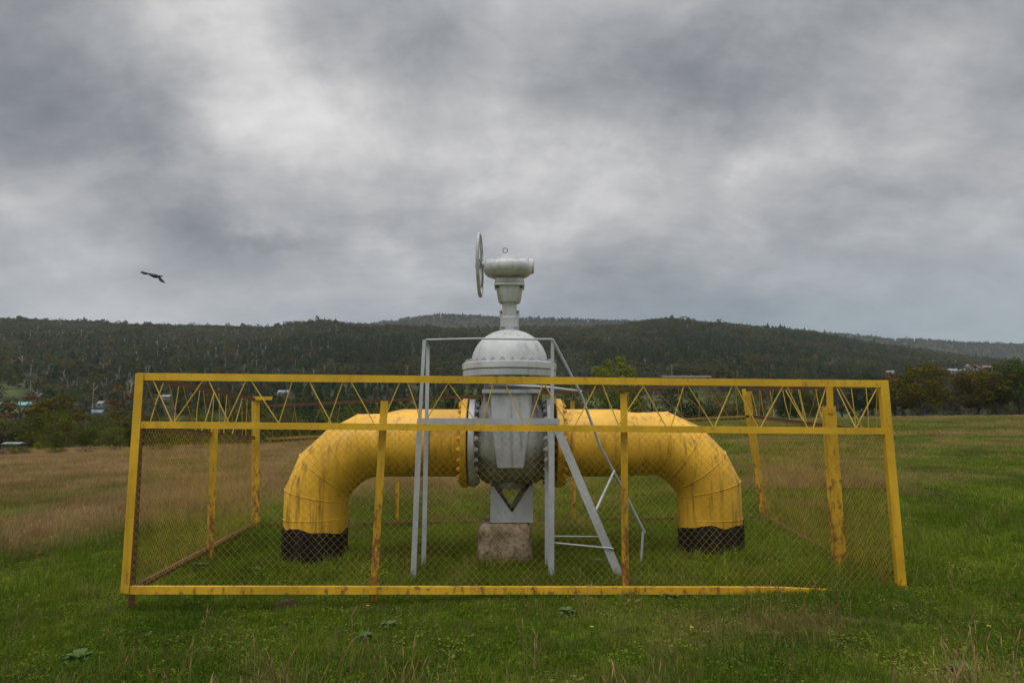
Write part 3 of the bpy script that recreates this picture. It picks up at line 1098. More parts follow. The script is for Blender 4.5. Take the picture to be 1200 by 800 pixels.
# sloping stair rail, stringers, treads
st_top, st_bot = P(653, 502, YFp - 0.02), P(727, 671, 6.90)
YB2 = YFp + 0.52
rail_end = P(755.5, 624, YB2)
b = MB(PB); b.tube([hr, P(681, 462, 7.1), P(703, 522, 7.25), P(727, 567, 7.38), rail_end], 0.0145, 8); b.build('stair_rail', M['grey_steel'], plat, True)
b = MB(PB)
e2 = P(750.8, 664, YB2); e2.z = gzf(e2.x, e2.y) - 0.05
b.tube([P(753.6, 621, YB2), e2], 0.014, 8); b.build('stair_rail_post', M['grey_steel'], plat, True)
b = MB(PB); b.tube([P(720, 551, 7.34), P(698.5, 597, 6.95)], 0.013, 8); b.build('stair_rail_brace', M['grey_steel'], plat, True)
b = MB(PB); b.tube([P(575, 450, YRp), P(640, 453.2, 7.2), P(682, 458.5, 7.1)], 0.013, 8); b.build('mid_rail', M['grey_steel'], plat, True)
b = MB(PB); b.angle(st_bot + Vector((0, 0, -0.05)), st_top, 0.085, 0.05, 0.008, (0, -1, 0), -1); b.build('stringer', M['grey_steel'], plat)
b = MB(PB); b.tube([P(648, 635.5, YFp), P(719, 642.5, 6.9)], 0.009, 6); b.build('tie_rod', M['grey_steel'], plat, True)
b = MB(PB); b.tube([P(643.5, 628, YRp), P(706, 628.5, YFp)], 0.008, 6); b.build('tie_rod', M['grey_steel'], plat, True)

# ------------------------------------------------------------------ fence
FA, FB = P(146, 692, 5.95), P(1056, 690, 6.22)
FC, FD = P(896, 607, 10.3), P(299, 617, 10.3)
fence = thing('wire_fence', 'rusty yellow angle iron and wire mesh fence enclosing the valve', 'fence', (0, FA.y, gzf(0, FA.y)))
FO = fence.location.copy()
UP = Vector((0, 0, 1))


def fF(u, v, off=0.0): return onplane(u, v, FA, FB, off)


def fang(name, p0, p1, a, b_, ref, flip=1, mat='yellow_rail', t=0.006):
    b = MB(FO); b.angle(p0, p1, a, b_, t, ref, flip)
    return b.build(name, M[mat], fence)


nF = (0, -1, 0)
# front frame
TL, TR = fF(163, 441), fF(1037, 449.5)
ML, MR = fF(158, 497.5), fF(1041, 505)
BL, BR = fF(145, 691.5), fF(1058, 694)
fang('top_rail', TL + Vector((-0.02, 0, 0)), TR + Vector((0.03, 0, 0)), 0.066, 0.05, nF)
fang('mid_rail', ML, MR, 0.060, 0.045, nF)
BRm = fF(905, 692.2)
fang('bottom_rail', BL, BRm, 0.064, 0.045, nF)
fang('bottom_rail', BRm + Vector((0.0, 0.001, 0.0)), BR - Vector((0, 0, 0.03)), 0.062, 0.045, nF)
fang('corner_stile', fF(146, 695, -0.006), fF(163.5, 437.5, -0.006), 0.074, 0.06, nF, 1)
fang('corner_stile', fF(1058.5, 689, -0.006) - Vector((0, 0, 0.1)), fF(1036.5, 447, -0.006), 0.075, 0.06, nF, 1)
# posts behind the front frame
PO = 0.075


def post(u0, v0, u1, v1, off=PO, w=0.068, flip=1, d=0.06, mat='yellow_fence', sink=0.15):
    p0, p1 = fF(u0, v0, off), fF(u1, v1, off)
    p0 = p0 + (p0 - p1).normalized() * sink
    return fang('post', p0, p1, w, d, nF, flip, mat)


post(153.5, 712, 165.5, 477.5, 0.16, 0.055, 1, 0.06, 'rust_shade')  # dark brown paints in the shade along this post's inner side
post(1053.5, 690, 1037.5, 500, 0.13, 0.045, -1, 0.05, 'rust_shade')  # added post, only draws the dark line inside the right stile
post(437.5, 696, 450.5, 469.5)
post(733, 700, 731, 461, PO, 0.064, -1)
# rear posts
def rpost(u0, v0, u1, v1, Y, w, flip=1, d=0.06, mat='yellow_fence'):
    p1 = P(u1, v1, Y); p0 = P(u0, v0, Y)
    p0 = p0 + (p0 - p1).normalized() * max(0.12, p0.z - gzf(p0.x, Y) + 0.15)
    return fang('post', p0, p1, w, d, nF, flip, mat)


rpost(299.5, 617, 299.5, 466, 10.3, 0.125, 1, 0.10)
fang('cap_plate', P(296, 466.5, 10.26), P(319, 466.5, 10.26), 0.055, 0.06, nF)
rpost(896, 607, 874, 455, 10.3, 0.125, -1, 0.10)
rpost(465.5, 612, 466, 492, 10.35, 0.055, 1, 0.05)
rpost(672.5, 614, 671, 470, 10.35, 0.06, 1, 0.05)
# side posts
YLm, YRm = 8.05, 7.15
rpost(245.5, 652, 251.5, 494, YLm, 0.085, 1, 0.07)
rpost(986.5, 668, 973, 476, YRm, 0.118, 1, 0.08)
fang('post_extension', P(974, 484, YRm - 0.012), P(973, 451.5, YRm - 0.012), 0.055, 0.04, nF)
# side rails
LT0, LT1 = TL + Vector((0.03, 0.04, -0.01)), P(299, 468, 10.25)
LM0, LM1 = ML + Vector((0.03, 0.1, -0.02)), P(299, 513, 10.25)
LB0, LB1 = BL + Vector((0.05, 0.1, -0.01)), P(297, 615, 10.25)
RT0, RT1 = TR + Vector((-0.03, 0.04, -0.012)), P(874, 456.5, 10.25)
RM0, RM1 = MR + Vector((-0.02, 0.1, -0.02)), P(880, 487.5, 10.25)
RB0, RB1 = BR + Vector((-0.03, 0.1, -0.01)), P(897, 606, 10.25)
fang('top_rail', LT0, LT1, 0.06, 0.05, (1, 0, 0), 1, 'rust_shade')
fang('mid_rail', LM0, LM1, 0.05, 0.04, (1, 0, 0), 1, 'rust_shade')
fang('bottom_rail', LB0, LB1, 0.055, 0.045, (1, 0, 0), 1, 'rust_shade')
fang('top_rail', RT0, RT1, 0.055, 0.05, (-1, 0, 0), -1, 'rust_shade')
fang('mid_rail', RM0, RM1, 0.05, 0.04, (-1, 0, 0), -1, 'rust_shade')
fang('bottom_rail', RB0, RB1, 0.055, 0.045, (-1, 0, 0), -1, 'rust_shade')
QT0, QT1 = P(313, 475.5, 10.28), P(862, 449.5, 10.32)
QM0, QM1 = P(312, 514, 10.3), P(878, 487.5, 10.3)
QB0, QB1 = P(312, 614, 10.3), P(892, 604, 10.3)
QB0.z = gzf(QB0.x, 10.3) + 0.06; QB1.z = gzf(QB1.x, 10.3) + 0.06
fang('top_rail', QT0, QT1, 0.042, 0.05, nF, 1, 'rust_shade')
fang('mid_rail', QM0, QM1, 0.034, 0.04, nF, 1, 'rod_rust')
fang('bottom_rail', QB0, QB1, 0.05, 0.04, nF, 1, 'rust_shade')


def zigzag(t0, t1, m0, m1, count, nrm, jit=0.0, r=0.0052, skew=0.0, mat='rod'):
    """round rods in pairs between top and middle rail"""
    nrm = Vector(nrm)
    for k in range(count):
        fa = k / count; fb = (k + 0.5) / count; fc = (k + 1) / count
        g = 0.07 / count
        j = lambda: random.uniform(-jit, jit) / count
        for q0, q1 in ((fa + g, fb - g * 0.3), (fc - g, fb + g * 0.3)):
            a_ = t0.lerp(t1, min(max(q0 + j(), 0), 1)) + nrm
            c_ = m0.lerp(m1, min(max(q1 + j() + skew / count, 0), 1)) + nrm
            mid = a_.lerp(c_, 0.5) + Vector((random.uniform(-1, 1), random.uniform(-1, 1), 0)) * jit * 0.02
            b = MB(FO); b.tube([a_, mid, c_], r, 6)
            b.build('brace_rod', M[mat], fence, True)


dz = Vector((0, 0, -0.02)); uz = Vector((0, 0, 0.02))
zigzag(fF(176, 445), fF(1030, 453.5), fF(176, 495), fF(1034, 502.5), 15, (0, 0.012, 0), 0.12)
zigzag(LT0 + dz, LT1 + dz, LM0 + uz, LM1 + uz, 9, (0.012, 0, 0), 0.5, 0.0045)
zigzag(RT0 + dz, RT1 + dz, RM0 + uz, RM1 + uz, 9, (-0.012, 0, 0), 0.5, 0.0045)
zigzag(QT0 + dz, QT1 + dz, QM0 + uz, QM1 + uz, 17, (0, 0.012, 0), 0.3, 0.0045, 0.0, 'rod_rust')


def chain_link(bl, br, tr, tl, pitch=0.033, wr=0.0021, off=(0, 0, 0)):
    """woven diamond mesh: every strand a zigzag wire hooked into its neighbours"""
    bl, br, tr, tl = [np.array(q, float) for q in (bl, br, tr, tl)]
    W = np.linalg.norm(br - bl); H = np.linalg.norm(tl - bl)
    ns, nn = max(2, int(W / pitch)), max(4, int(H / pitch))
    nrm = np.cross(br - bl, tl - bl); nrm /= np.linalg.norm(nrm)
    i = np.arange(ns)[:, None]; j = np.arange(nn + 1)[None, :]
    sgn = np.where(((i + j) % 2) == 0, -1.0, 1.0)
    su = (i + 0.5 + 0.52 * sgn) / ns + 0 * j
    sv = (j + 0 * i) / nn
    su = np.clip(su, 0, 1)
    sv = sv + (fbm(i * 0.11 + 3, j * 0.09 + W, 5, 2) - 0.5) * 0.02 * np.sin(np.pi * sv)
    pos = (bl * (1 - su)[..., None] + br * su[..., None]) * (1 - sv)[..., None] + (tl * (1 - su)[..., None] + tr * su[..., None]) * sv[..., None]
    bulge = (fbm(su * W * 0.9 + 7, sv * H * 0.8, 13, 2) - 0.5) * 0.05 * np.sin(np.pi * sv) ** 0.5
    pos = pos + nrm * (bulge + sgn * 0.0014)[..., None] + np.array(off)
    hor = (br - bl) / W; ver = (tl - bl) / H
    ring = [nrm * wr, (-0.5 * nrm + 0.866 * (hor * 0.75 + 0)) * wr, (-0.5 * nrm - 0.866 * hor * 0.75) * wr]
    vs_ = np.stack([pos + np.array(r_) for r_ in ring], 2)          # ns, nn+1, 3, 3
    idx = np.arange(ns * (nn + 1) * 3).reshape(ns, nn + 1, 3)
    fs = []
    for k in range(3):
        k2 = (k + 1) % 3
        fs.append(np.stack([idx[:, :-1, k], idx[:, :-1, k2], idx[:, 1:, k2], idx[:, 1:, k]], -1).reshape(-1, 4))
    me = mesh_np(vs_.reshape(-1, 3) - np.array(FO), 4, np.concatenate(fs), True)
    o = obj('wire_mesh', me, M['wire'], fence)
    o['kind'] = 'stuff'
    return o


d = Vector((0, 0.02, 0))
chain_link(BL + d, BR + d - Vector((0.02, 0, 0.03)), MR + d, ML + d)
d = Vector((0.012, 0, 0))
chain_link(LB0 + d, LB1 + d, LM1 + d, LM0 + d)
d = Vector((-0.012, 0, 0))
chain_link(RB0 + d, RB1 + d, RM1 + d, RM0 + d)
chain_link(QB0, QB1, QM1, QM0)

# ------------------------------------------------------------------ crow


def make_crow():
    Yb = 26.0
    c = P(181, 323.5, Yb)
    s = Yb / FPX
    b = MB(c)

    def q(u, v, dy=0.0): return P(u, v, Yb + dy)
    b.tube([q(175.2, 322.6), q(176.6, 322.7), q(178.2, 323), q(180.5, 323.6), q(183.5, 323.9), q(186, 323.8), q(188.2, 323.7), q(191.3, 323.6)],
           [0.008, 0.03, 0.045, 0.065, 0.068, 0.05, 0.035, 0.012], 10)

    def wing(stations):
        """(leading point, trailing point, thickness) from root to tip"""
        rings = []
        for le, te, th in stations:
            m = le.lerp(te, 0.35)
            ch = (te - le)
            up = Vector((0, -0.35, 1)).normalized() * th
            rings.append([le, m + up, te, m - up])
        loft(b, rings)
    wing([(q(180.5, 321.8, -0.05), q(187, 325.0, -0.05), 0.035), (q(184.5, 323.2, -0.2), q(186.2, 327.6, -0.2), 0.03),
          (q(188.5, 325.2, -0.36), q(187.2, 329.6, -0.36), 0.025), (q(191, 328.0, -0.5), q(189.6, 330.6, -0.5), 0.016), (q(193.8, 331.0, -0.64), q(193, 331.6, -0.64), 0.004)])
    wing([(q(184.5, 321.6, 0.05), q(179.5, 324.6, 0.05), 0.03), (q(178.5, 320.6, 0.2), q(176.5, 323.2, 0.2), 0.025),
          (q(174.5, 320.0, 0.36), q(173.6, 321.8, 0.36), 0.02), (q(169.5, 318.6, 0.5), q(169.0, 321.8, 0.5), 0.02), (q(166.5, 317.9, 0.58), q(166.5, 320.4, 0.58), 0.014), (q(164.4, 318.6, 0.64), q(164.6, 319.4, 0.64), 0.004)])
    o = b.build('crow', M['crow'], None, True, loc=c, angle=60)
    tag(o, 'black crow flying with spread wings in the cloudy sky', 'bird')


make_crow()


# ------------------------------------------------------------------ scattering
def scatter(name, pts, rot, scale, idx, protos, fattrs=None, cattr=None):
    """one stuff object: prototypes instanced on points by geometry nodes"""
    me = bpy.data.meshes.new(name)
    n = len(pts)
    me.vertices.add(n)
    me.vertices.foreach_set('co', np.asarray(pts, np.float32).ravel())

    def put(nm, typ, arr, key):
        at = me.attributes.new(nm, typ, 'POINT'); at.data.foreach_set(key, np.ascontiguousarray(arr).ravel())
    put('rotv', 'FLOAT_VECTOR', np.asarray(rot, np.float32), 'vector')
    put('sclv', 'FLOAT_VECTOR', np.asarray(scale, np.float32), 'vector')
    put('pick', 'INT', np.asarray(idx, np.int32), 'value')
    for k, a in (fattrs or {}).items(): put(k, 'FLOAT', np.asarray(a, np.float32), 'value')
    if cattr is not None:
        put('kindcol', 'FLOAT_COLOR', np.concatenate([cattr, np.ones((n, 1))], 1).astype(np.float32), 'color')
    me.update()
    col = bpy.data.collections.new(name + '_kinds')
    for i, (pm, mats) in enumerate(protos):
        po = bpy.data.objects.new('%s_%02d' % (name, i), pm)
        if not pm.materials:
            for m_ in mats: pm.materials.append(m_)
        col.objects.link(po)
    o = obj(name, me)
    ng = bpy.data.node_groups.new(name + '_nodes', 'GeometryNodeTree')
    ng.interface.new_socket('Geometry', in_out='INPUT', socket_type='NodeSocketGeometry')
    ng.interface.new_socket('Geometry', in_out='OUTPUT', socket_type='NodeSocketGeometry')
    N, L = ng.nodes.new, ng.links.new
    gi, go = N('NodeGroupInput'), N('NodeGroupOutput')
    ci = N('GeometryNodeCollectionInfo'); ci.inputs['Collection'].default_value = col
    ci.inputs['Separate Children'].default_value = True; ci.inputs['Reset Children'].default_value = True
    ip = N('GeometryNodeInstanceOnPoints'); ip.inputs['Pick Instance'].default_value = True

    def na(nm, typ):
        a = N('GeometryNodeInputNamedAttribute'); a.data_type = typ; a.inputs['Name'].default_value = nm
        return a.outputs['Attribute']
    L(gi.outputs[0], ip.inputs['Points']); L(ci.outputs[0], ip.inputs['Instance'])
    L(na('pick', 'INT'), ip.inputs['Instance Index'])
    e2r = N('FunctionNodeEulerToRotation'); L(na('rotv', 'FLOAT_VECTOR'), e2r.inputs[0]); L(e2r.outputs[0], ip.inputs['Rotation'])
    L(na('sclv', 'FLOAT_VECTOR'), ip.inputs['Scale'])
    L(ip.outputs[0], go.inputs[0])
    md = o.modifiers.new('scatter', 'NODES'); md.node_group = ng
    o['kind'] = 'stuff'
    return o


def blades_mesh(n, rad, h, w, lean, seed, curl=0.35):
    g = np.random.default_rng(seed)
    a = g.uniform(0, 2 * np.pi, n); r = rad * np.sqrt(g.uniform(0, 1, n))
    bx, by = r * np.cos(a), r * np.sin(a)
    hh = h * g.uniform(0.45, 1.0, n)
    la = g.uniform(0, 2 * np.pi, n); ll = hh * g.uniform(0.1, 1.0, n) * lean
    dx, dy = np.cos(la) * ll, np.sin(la) * ll
    wa = g.uniform(0, 2 * np.pi, n); ww = w * g.uniform(0.6, 1.2, n)
    wx, wy = np.cos(wa) * ww / 2, np.sin(wa) * ww / 2
    z0 = np.full(n, -0.02)
    v = np.stack([
        np.stack([bx - wx, by - wy, z0], 1), np.stack([bx + wx, by + wy, z0], 1),
        np.stack([bx - wx * .8 + dx * curl, by - wy * .8 + dy * curl, hh * 0.6], 1), np.stack([bx + wx * .8 + dx * curl, by + wy * .8 + dy * curl, hh * 0.6], 1),
        np.stack([bx + dx, by + dy, hh * (1 - 0.35 * ll / hh)], 1)], 1).reshape(-1, 3)
    k = np.arange(n)[:, None] * 5
    f = np.concatenate([k + np.array([[0, 1, 3]]), k + np.array([[0, 3, 2]]), k + np.array([[2, 3, 4]])])
    return mesh_np(v, 3, f, True)


def stalk_mesh(n, rad, h, seed):
    """dead stalks with thin seed heads"""
    g = np.random.default_rng(seed)
    b = MB()
    for k in range(n):
        a = g.uniform(0, 6.28); r = rad * math.sqrt(g.uniform()); la = g.uniform(0, 6.28); l = g.uniform(0.05, 0.35)
        hh = h * g.uniform(0.5, 1)
        p0 = Vector((r * math.cos(a), r * math.sin(a), -0.02)); p1 = p0 + Vector((math.cos(la) * l * hh * 0.4, math.sin(la) * l * hh * 0.4, hh * 0.6))
        p2 = p0 + Vector((math.cos(la) * l * hh, math.sin(la) * l * hh, hh)); p3 = p2 + Vector((math.cos(la) * 0.03, math.sin(la) * 0.03, 0.05 * h / 0.3))
        b.tube([p0, p1, p2, p2.lerp(p3, 0.5), p3], [0.0016, 0.0013, 0.0011, 0.004, 0.001], 3, False)
    return mesh_from(b.v, b.f, True)


def leafy_mesh(n, rad, leaf, seed):
    """low broad leaves, clover and plantain"""
    g = np.random.default_rng(seed)
    vs_, fs = [], []
    for k in range(n):
        a = g.uniform(0, 6.28); r = rad * math.sqrt(g.uniform()); z = g.uniform(0.015, 0.06)
        c = Vector((r * math.cos(a), r * math.sin(a), z)); d_ = Vector((math.cos(a * 3), math.sin(a * 3), g.uniform(-0.3, 0.5))).normalized()
        s = d_.cross(Vector((0, 0, 1))).normalized() * leaf * 0.4; l = d_ * leaf * g.uniform(0.6, 1.1)
        i = len(vs_)
        vs_ += [c, c + l * 0.5 + s, c + l + Vector((0, 0, -0.01)), c + l * 0.5 - s]
        fs.append((i, i + 1, i + 2, i + 3))
    return mesh_from(vs_, fs, True)


def grass():
    protos = [(blades_mesh(46, 0.085, 0.085, 0.0042, 0.9, 100 + k), [M['grass']]) for k in range(4)]           # 0-3 short turf
    protos += [(blades_mesh(34, 0.10, 0.20, 0.0045, 0.8, 200 + k), [M['grass']]) for k in range(3)]            # 4-6 longer
    protos += [(leafy_mesh(30, 0.12, 0.022, 300 + k), [M['grass']]) for k in range(2)]                         # 7-8 leafy
    protos += [(stalk_mesh(9, 0.09, 0.34, 400 + k), [M['grass']]) for k in range(2)]                           # 9-10 dead stalks
    protos += [(blades_mesh(60, 0.30, 0.26, 0.010, 0.6, 500 + k), [M['grass']]) for k in range(3)]             # 11-13 mid distance
    protos += [(blades_mesh(70, 0.90, 0.34, 0.026, 0.7, 600 + k), [M['grass']]) for k in range(2)]             # 14-15 far
    P_, S_, I_, D_ = [], [], [], []

    def zone(y0, y1, per_m2, kinds, probs, smin, smax, zs=None, keep=None, dry_add=0.0, margin=1.2):
        wmax = 1.15 * y1 + margin
        n = int(per_m2 * (y1 - y0) * 2 * wmax)
        x = RNG.uniform(-wmax, wmax, n); y = RNG.uniform(y0, y1, n)
        k = np.abs(x) < 1.15 * y + margin
        u = np.clip(pix_u(x, y), -400, 1600)
        k &= y < np.interp(u, CREST_U, CREST_Y) + 8
        x, y = x[k], y[k]
        dr = dryness(x, y)
        if keep is not None:
            kk = RNG.uniform(size=len(x)) < keep(x, y, dr)
            x, y, dr = x[kk], y[kk], dr[kk]
        m = len(x)
        z = gz(x, y)
        s = RNG.uniform(smin, smax, m) * (0.75 + 0.5 * fbm(x / 1.1, y / 1.1, 55, 2))
        P_.append(np.stack([x, y, z], 1))
        zsf = zs(x, y, dr) if zs else np.ones(m)
        S_.append(np.stack([s, s, s * zsf], 1))
        I_.append(RNG.choice(kinds, m, p=probs))
        D_.append(np.clip(dr + dry_add + RNG.normal(0, 0.16, m), 0, 1))
    tall = lambda x, y, d: 0.85 + 1.1 * d
    zone(3.2, 6.4, 330, [0, 1, 2, 3, 7, 8], [.23, .23, .22, .22, .05, .05], 0.75, 1.25)
    zone(6.4, 10.5, 170, [0, 1, 2, 3, 4, 5, 7, 8], [.2, .2, .19, .19, .06, .06, .05, .05], 0.9, 1.5, tall)
    # longer clumps: foreground edge and the unmown corners
    edge = lambda x, y, d: np.clip(sstep(y, 5.2, 4.2) * 0.9 + sstep(fbm(x / 0.8, y / 0.8, 61, 2), 0.55, 0.75) * 0.5 + d * 0.6, 0.03, 1) * sstep(fbm(x / 0.5 + 9, y / 0.5, 66, 2), 0.3, 0.55)
    zone(3.2, 10.5, 34, [4, 5, 6], [.34, .33, .33], 0.55, 1.15, None, edge, 0.08)
    stalks = lambda x, y, d: np.clip(sstep(y, 4.8, 4.1) * 0.45 * sstep(x, -2.2, 1.2) + d * 0.8 + 0.012, 0, 1) * sstep(fbm(x / 0.7 + 4, y / 0.7, 71, 2), 0.35, 0.6)
    zone(3.2, 10.5, 26, [9, 10], [.5, .5], 0.55, 1.15, None, stalks, 0.85)
    zone(10.5, 20, 42, [11, 12, 13], [.34, .33, .33], 0.55, 1.0, lambda x, y, d: 0.5 + 0.9 * d)
    zone(20, 40, 14, [11, 12, 13], [.34, .33, .33], 0.7, 1.3, lambda x, y, d: 0.45 + 0.45 * d)
    zone(40, 75, 2.6, [14, 15], [.5, .5], 0.7, 1.2)
    zone(75, 145, 1.1, [14, 15], [.5, .5], 0.9, 1.5)
    # rank tufts left standing round feet the mower cannot reach
    for fx, fy, fr, cnt in [(-2.305, VY, 0.42, 60), (2.33, VY, 0.42, 60), (-0.08, VY, 0.40, 46), (-1.26, 6.0, 0.06, 8), (1.05, 6.05, 0.06, 8), (3.52, 7.15, 0.1, 12),
                            (-3.66, 8.05, 0.1, 12), (-3.45, 6.05, 0.08, 10), (3.6, 6.3, 0.08, 12), (-1.04, 6.98, 0.06, 7), (0.4, 6.95, 0.06, 7), (1.14, 6.9, 0.06, 7), (0.38, 7.4, 0.06, 6), (-0.98, 7.4, 0.06, 6)]:
        a_ = RNG.uniform(0, 6.283, cnt); r_ = fr + np.abs(RNG.normal(0, 0.07, cnt))
        x = fx + r_ * np.cos(a_); y = fy + r_ * np.sin(a_)
        P_.append(np.stack([x, y, gz(x, y)], 1)); sz = RNG.uniform(0.45, 1.0, cnt)
        S_.append(np.stack([sz, sz, sz], 1)); I_.append(RNG.integers(4, 7, cnt)); D_.append(np.clip(RNG.normal(0.12, 0.15, cnt), 0, 1))
    pts = np.concatenate(P_); n = len(pts)
    rot = np.stack([RNG.normal(0, 0.06, n), RNG.normal(0, 0.06, n), RNG.uniform(0, 6.283, n)], 1)
    o = scatter('grass', pts, rot, np.concatenate(S_), np.concatenate(I_), protos, {'dry': np.concatenate(D_), 'rnd': np.clip(0.55 * RNG.uniform(0, 1, n) + 1.5 * (fbm(pts[:, 0] / 0.9, pts[:, 1] / 1.4, 23, 4) - 0.5) + 0.25, 0, 1)})
    tag(o, 'short green and straw coloured meadow grass covering the field', 'grass')
    return n


N_GRASS = grass()


# ------------------------------------------------------------------ trees
def leaf_cloud(centres, radii, n, leaf, seed, flat=0.75):
    g = np.random.default_rng(seed)
    ci = g.choice(len(centres), n, p=radii ** 2 / np.sum(radii ** 2))
    d_ = g.normal(size=(n, 3)); d_ /= np.linalg.norm(d_, axis=1)[:, None]
    rr = radii[ci] * g.uniform(0.15, 1.0, n) ** 0.5
    p = centres[ci] + d_ * rr[:, None] * np.array([1, 1, flat])
    nrm = d_ * 0.6 + g.normal(size=(n, 3)) * 0.7 + np.array([0, 0, 0.35])
    nrm /= np.linalg.norm(nrm, axis=1)[:, None]
    t1 = np.cross(nrm, g.normal(size=(n, 3))); t1 /= np.linalg.norm(t1, axis=1)[:, None]
    t2 = np.cross(nrm, t1)
    s = leaf * g.uniform(0.5, 1.2, n)[:, None]
    v = np.stack([p - t1 * s * 0.5, p - t2 * s * 0.32 + t1 * s * 0.05, p + t1 * s * 0.55, p + t2 * s * 0.32], 1).reshape(-1, 3)
    return mesh_np(v, 4, np.arange(n * 4).reshape(n, 4))


def tree_kind(seed, h, spread, stem, nclump, nleaf, leaf, limbs=8, open_=0.0, twigs=0):
    """trunk mesh and crown mesh of a broadleaf tree or bush, base at the origin"""
    g = np.random.default_rng(seed)
    ch = h - stem
    cen, rad = [], []
    for k in range(nclump):
        t = (k + 0.5) / nclump
        z = stem + ch * (0.12 + 0.80 * t)
        env = spread * (1 - (abs(t - 0.42) / 0.62) ** 2.2) ** 0.5 if abs(t - 0.42) < 0.62 else spread * 0.2
        a = k * 2.4 + g.uniform(-.5, .5); r = env * g.uniform(0.35, 0.85)
        cen.append((r * math.cos(a), r * math.sin(a), z + g.normal() * ch * 0.04)); rad.append(spread * g.uniform(0.26, 0.5) * (0.7 + 0.3 * (1 - t)) * (1 - open_ * 0.4))
    cen = np.array(cen); rad = np.array(rad)
    crown = leaf_cloud(cen, rad, nleaf, leaf, seed + 1)
    b = MB()
    tr = 0.022 * h + 0.03
    lean = Vector((g.normal() * 0.04, g.normal() * 0.04, 0)) * h
    tp = [Vector((0, 0, -0.4)), Vector((0, 0, 0.02 * h)), lean * 0.4 + Vector((0, 0, stem + ch * 0.15)), lean + Vector((0, 0, stem + ch * 0.6)), lean * 1.1 + Vector((0, 0, stem + ch * 0.9))]
    b.tube(tp, [tr * 1.35, tr, tr * 0.8, tr * 0.42, tr * 0.1], 8)
    for k in range(min(limbs, nclump)):
        c = Vector(cen[int(k * nclump / limbs)])
        f = g.uniform(0.25, 0.6)
        p0 = tp[1].lerp(tp[3], min(0.9, max(0.15, (c.z * f) / tp[3].z)))
        b.tube([p0, p0.lerp(c, 0.5) + Vector((0, 0, 0.05 * h)), c], [tr * 0.45, tr * 0.28, tr * 0.08], 6)
    for k in range(twigs):
        c = Vector(cen[k % nclump]); q = Vector(g.normal(size=3)).normalized(); q.z = abs(q.z) * 0.8
        b.tube([c, c + q * rad[k % nclump] * 1.15], [tr * 0.12, tr * 0.03], 4)
    return mesh_from(b.v, b.f, True), crown


KINDS = {
    'round': tree_kind(1, 9.5, 3.6, 1.5, 22, 4600, 0.36),
    'broad': tree_kind(2, 9.0, 4.4, 1.2, 26, 5600, 0.38),
    'tall': tree_kind(3, 11.0, 3.0, 2.4, 20, 3200, 0.34),
    'bare': tree_kind(4, 8.5, 3.6, 1.5, 22, 3000, 0.26, 14, 0.2, 60),
    'bush': tree_kind(5, 3.6, 2.1, 0.3, 16, 2600, 0.20),
    'bush2': tree_kind(6, 3.2, 2.6, 0.25, 18, 2800, 0.20),
    'bushbare': tree_kind(7, 3.6, 2.3, 0.3, 18, 1700, 0.15, 14, 0.1, 70),
    'young': tree_kind(8, 4.8, 1.6, 0.8, 15, 1800, 0.20),
}
COLOURED = {}


def tree(name, label, cat, kind, colour, u, Y, top_v, wscale=1.0, group=None, sink=0.0):
    """a tree rooted on the ground at depth Y whose crown reaches photo row top_v"""
    x = (u - 600) / FPX * Y
    z = gzf(x, Y) - sink
    hgt = P(u, top_v, Y).z - z
    tm, cm = KINDS[kind]
    key = (kind, colour)
    if key not in COLOURED:
        c2 = cm.copy(); c2.materials.clear(); c2.materials.append(M[colour]); COLOURED[key] = c2
    h0 = max(v.co.z for v in tm.vertices)
    s = hgt / (h0 * 1.06)
    root = thing(name, label, cat, (x, Y, z), random.uniform(0, 6.28), group)
    root.scale = (s * wscale, s * wscale, s)
    if not tm.materials: tm.materials.append(M['bark'])
    obj('trunk', tm, None, root)
    obj('crown', COLOURED[key], None, root)


G1 = 'trees along the right edge of the field'
for a in [
    ('dark green tree just right of the fence corner in the tree row', 'round', 'leaf_dark', 1014, 150, 437, 1.1),
    ('rust brown small tree left of the golden tree in the row', 'round', 'leaf_rust', 1046, 142, 436, 1.05),
    ('broad golden yellow tree at the right edge of the field', 'broad', 'leaf_gold', 1078, 136, 427, 1.15),
    ('bare grey brown tree right of the golden tree', 'bare', 'leaf_brown', 1114, 140, 432, 1.3),
    ('golden brown tree between the bare tree and the dark tree', 'broad', 'leaf_gold', 1143, 138, 433, 1.15),
    ('tall olive green tree in the row near the right border', 'tall', 'leaf_olive', 1166, 136, 426, 1.45),
    ('dark green broad tree at the right border of the picture', 'broad', 'leaf_green', 1192, 136, 423, 1.15),
    ('olive tree cut by the right border of the picture', 'round', 'leaf_olive', 1222, 138, 425, 1.3),
    ('rust tinted tree behind the olive trees near the right border', 'tall', 'leaf_rust', 1140, 158, 427, 1.4),
    ('brownish tree behind the golden tree', 'tall', 'leaf_brown', 1066, 160, 428, 1.4),
    ('brown tree left of the dark green tree at the field edge', 'bare', 'leaf_brown', 985, 152, 448, 1.2),
    ('olive tree showing inside the right rear fence panel', 'round', 'leaf_olive', 952, 150, 452, 1.1),
    ('dark bushy tree right of the rear right fence post', 'broad', 'leaf_dark', 922, 146, 456, 1.0),
    ('reddish brown bush behind the rear right fence post', 'bare', 'leaf_rust', 893, 140, 455, 1.1),
]:
    tree('tree', a[0], 'tree', a[1], a[2], a[3], a[4], a[5], a[6], G1)
G2 = 'bushes and trees behind the pipes'
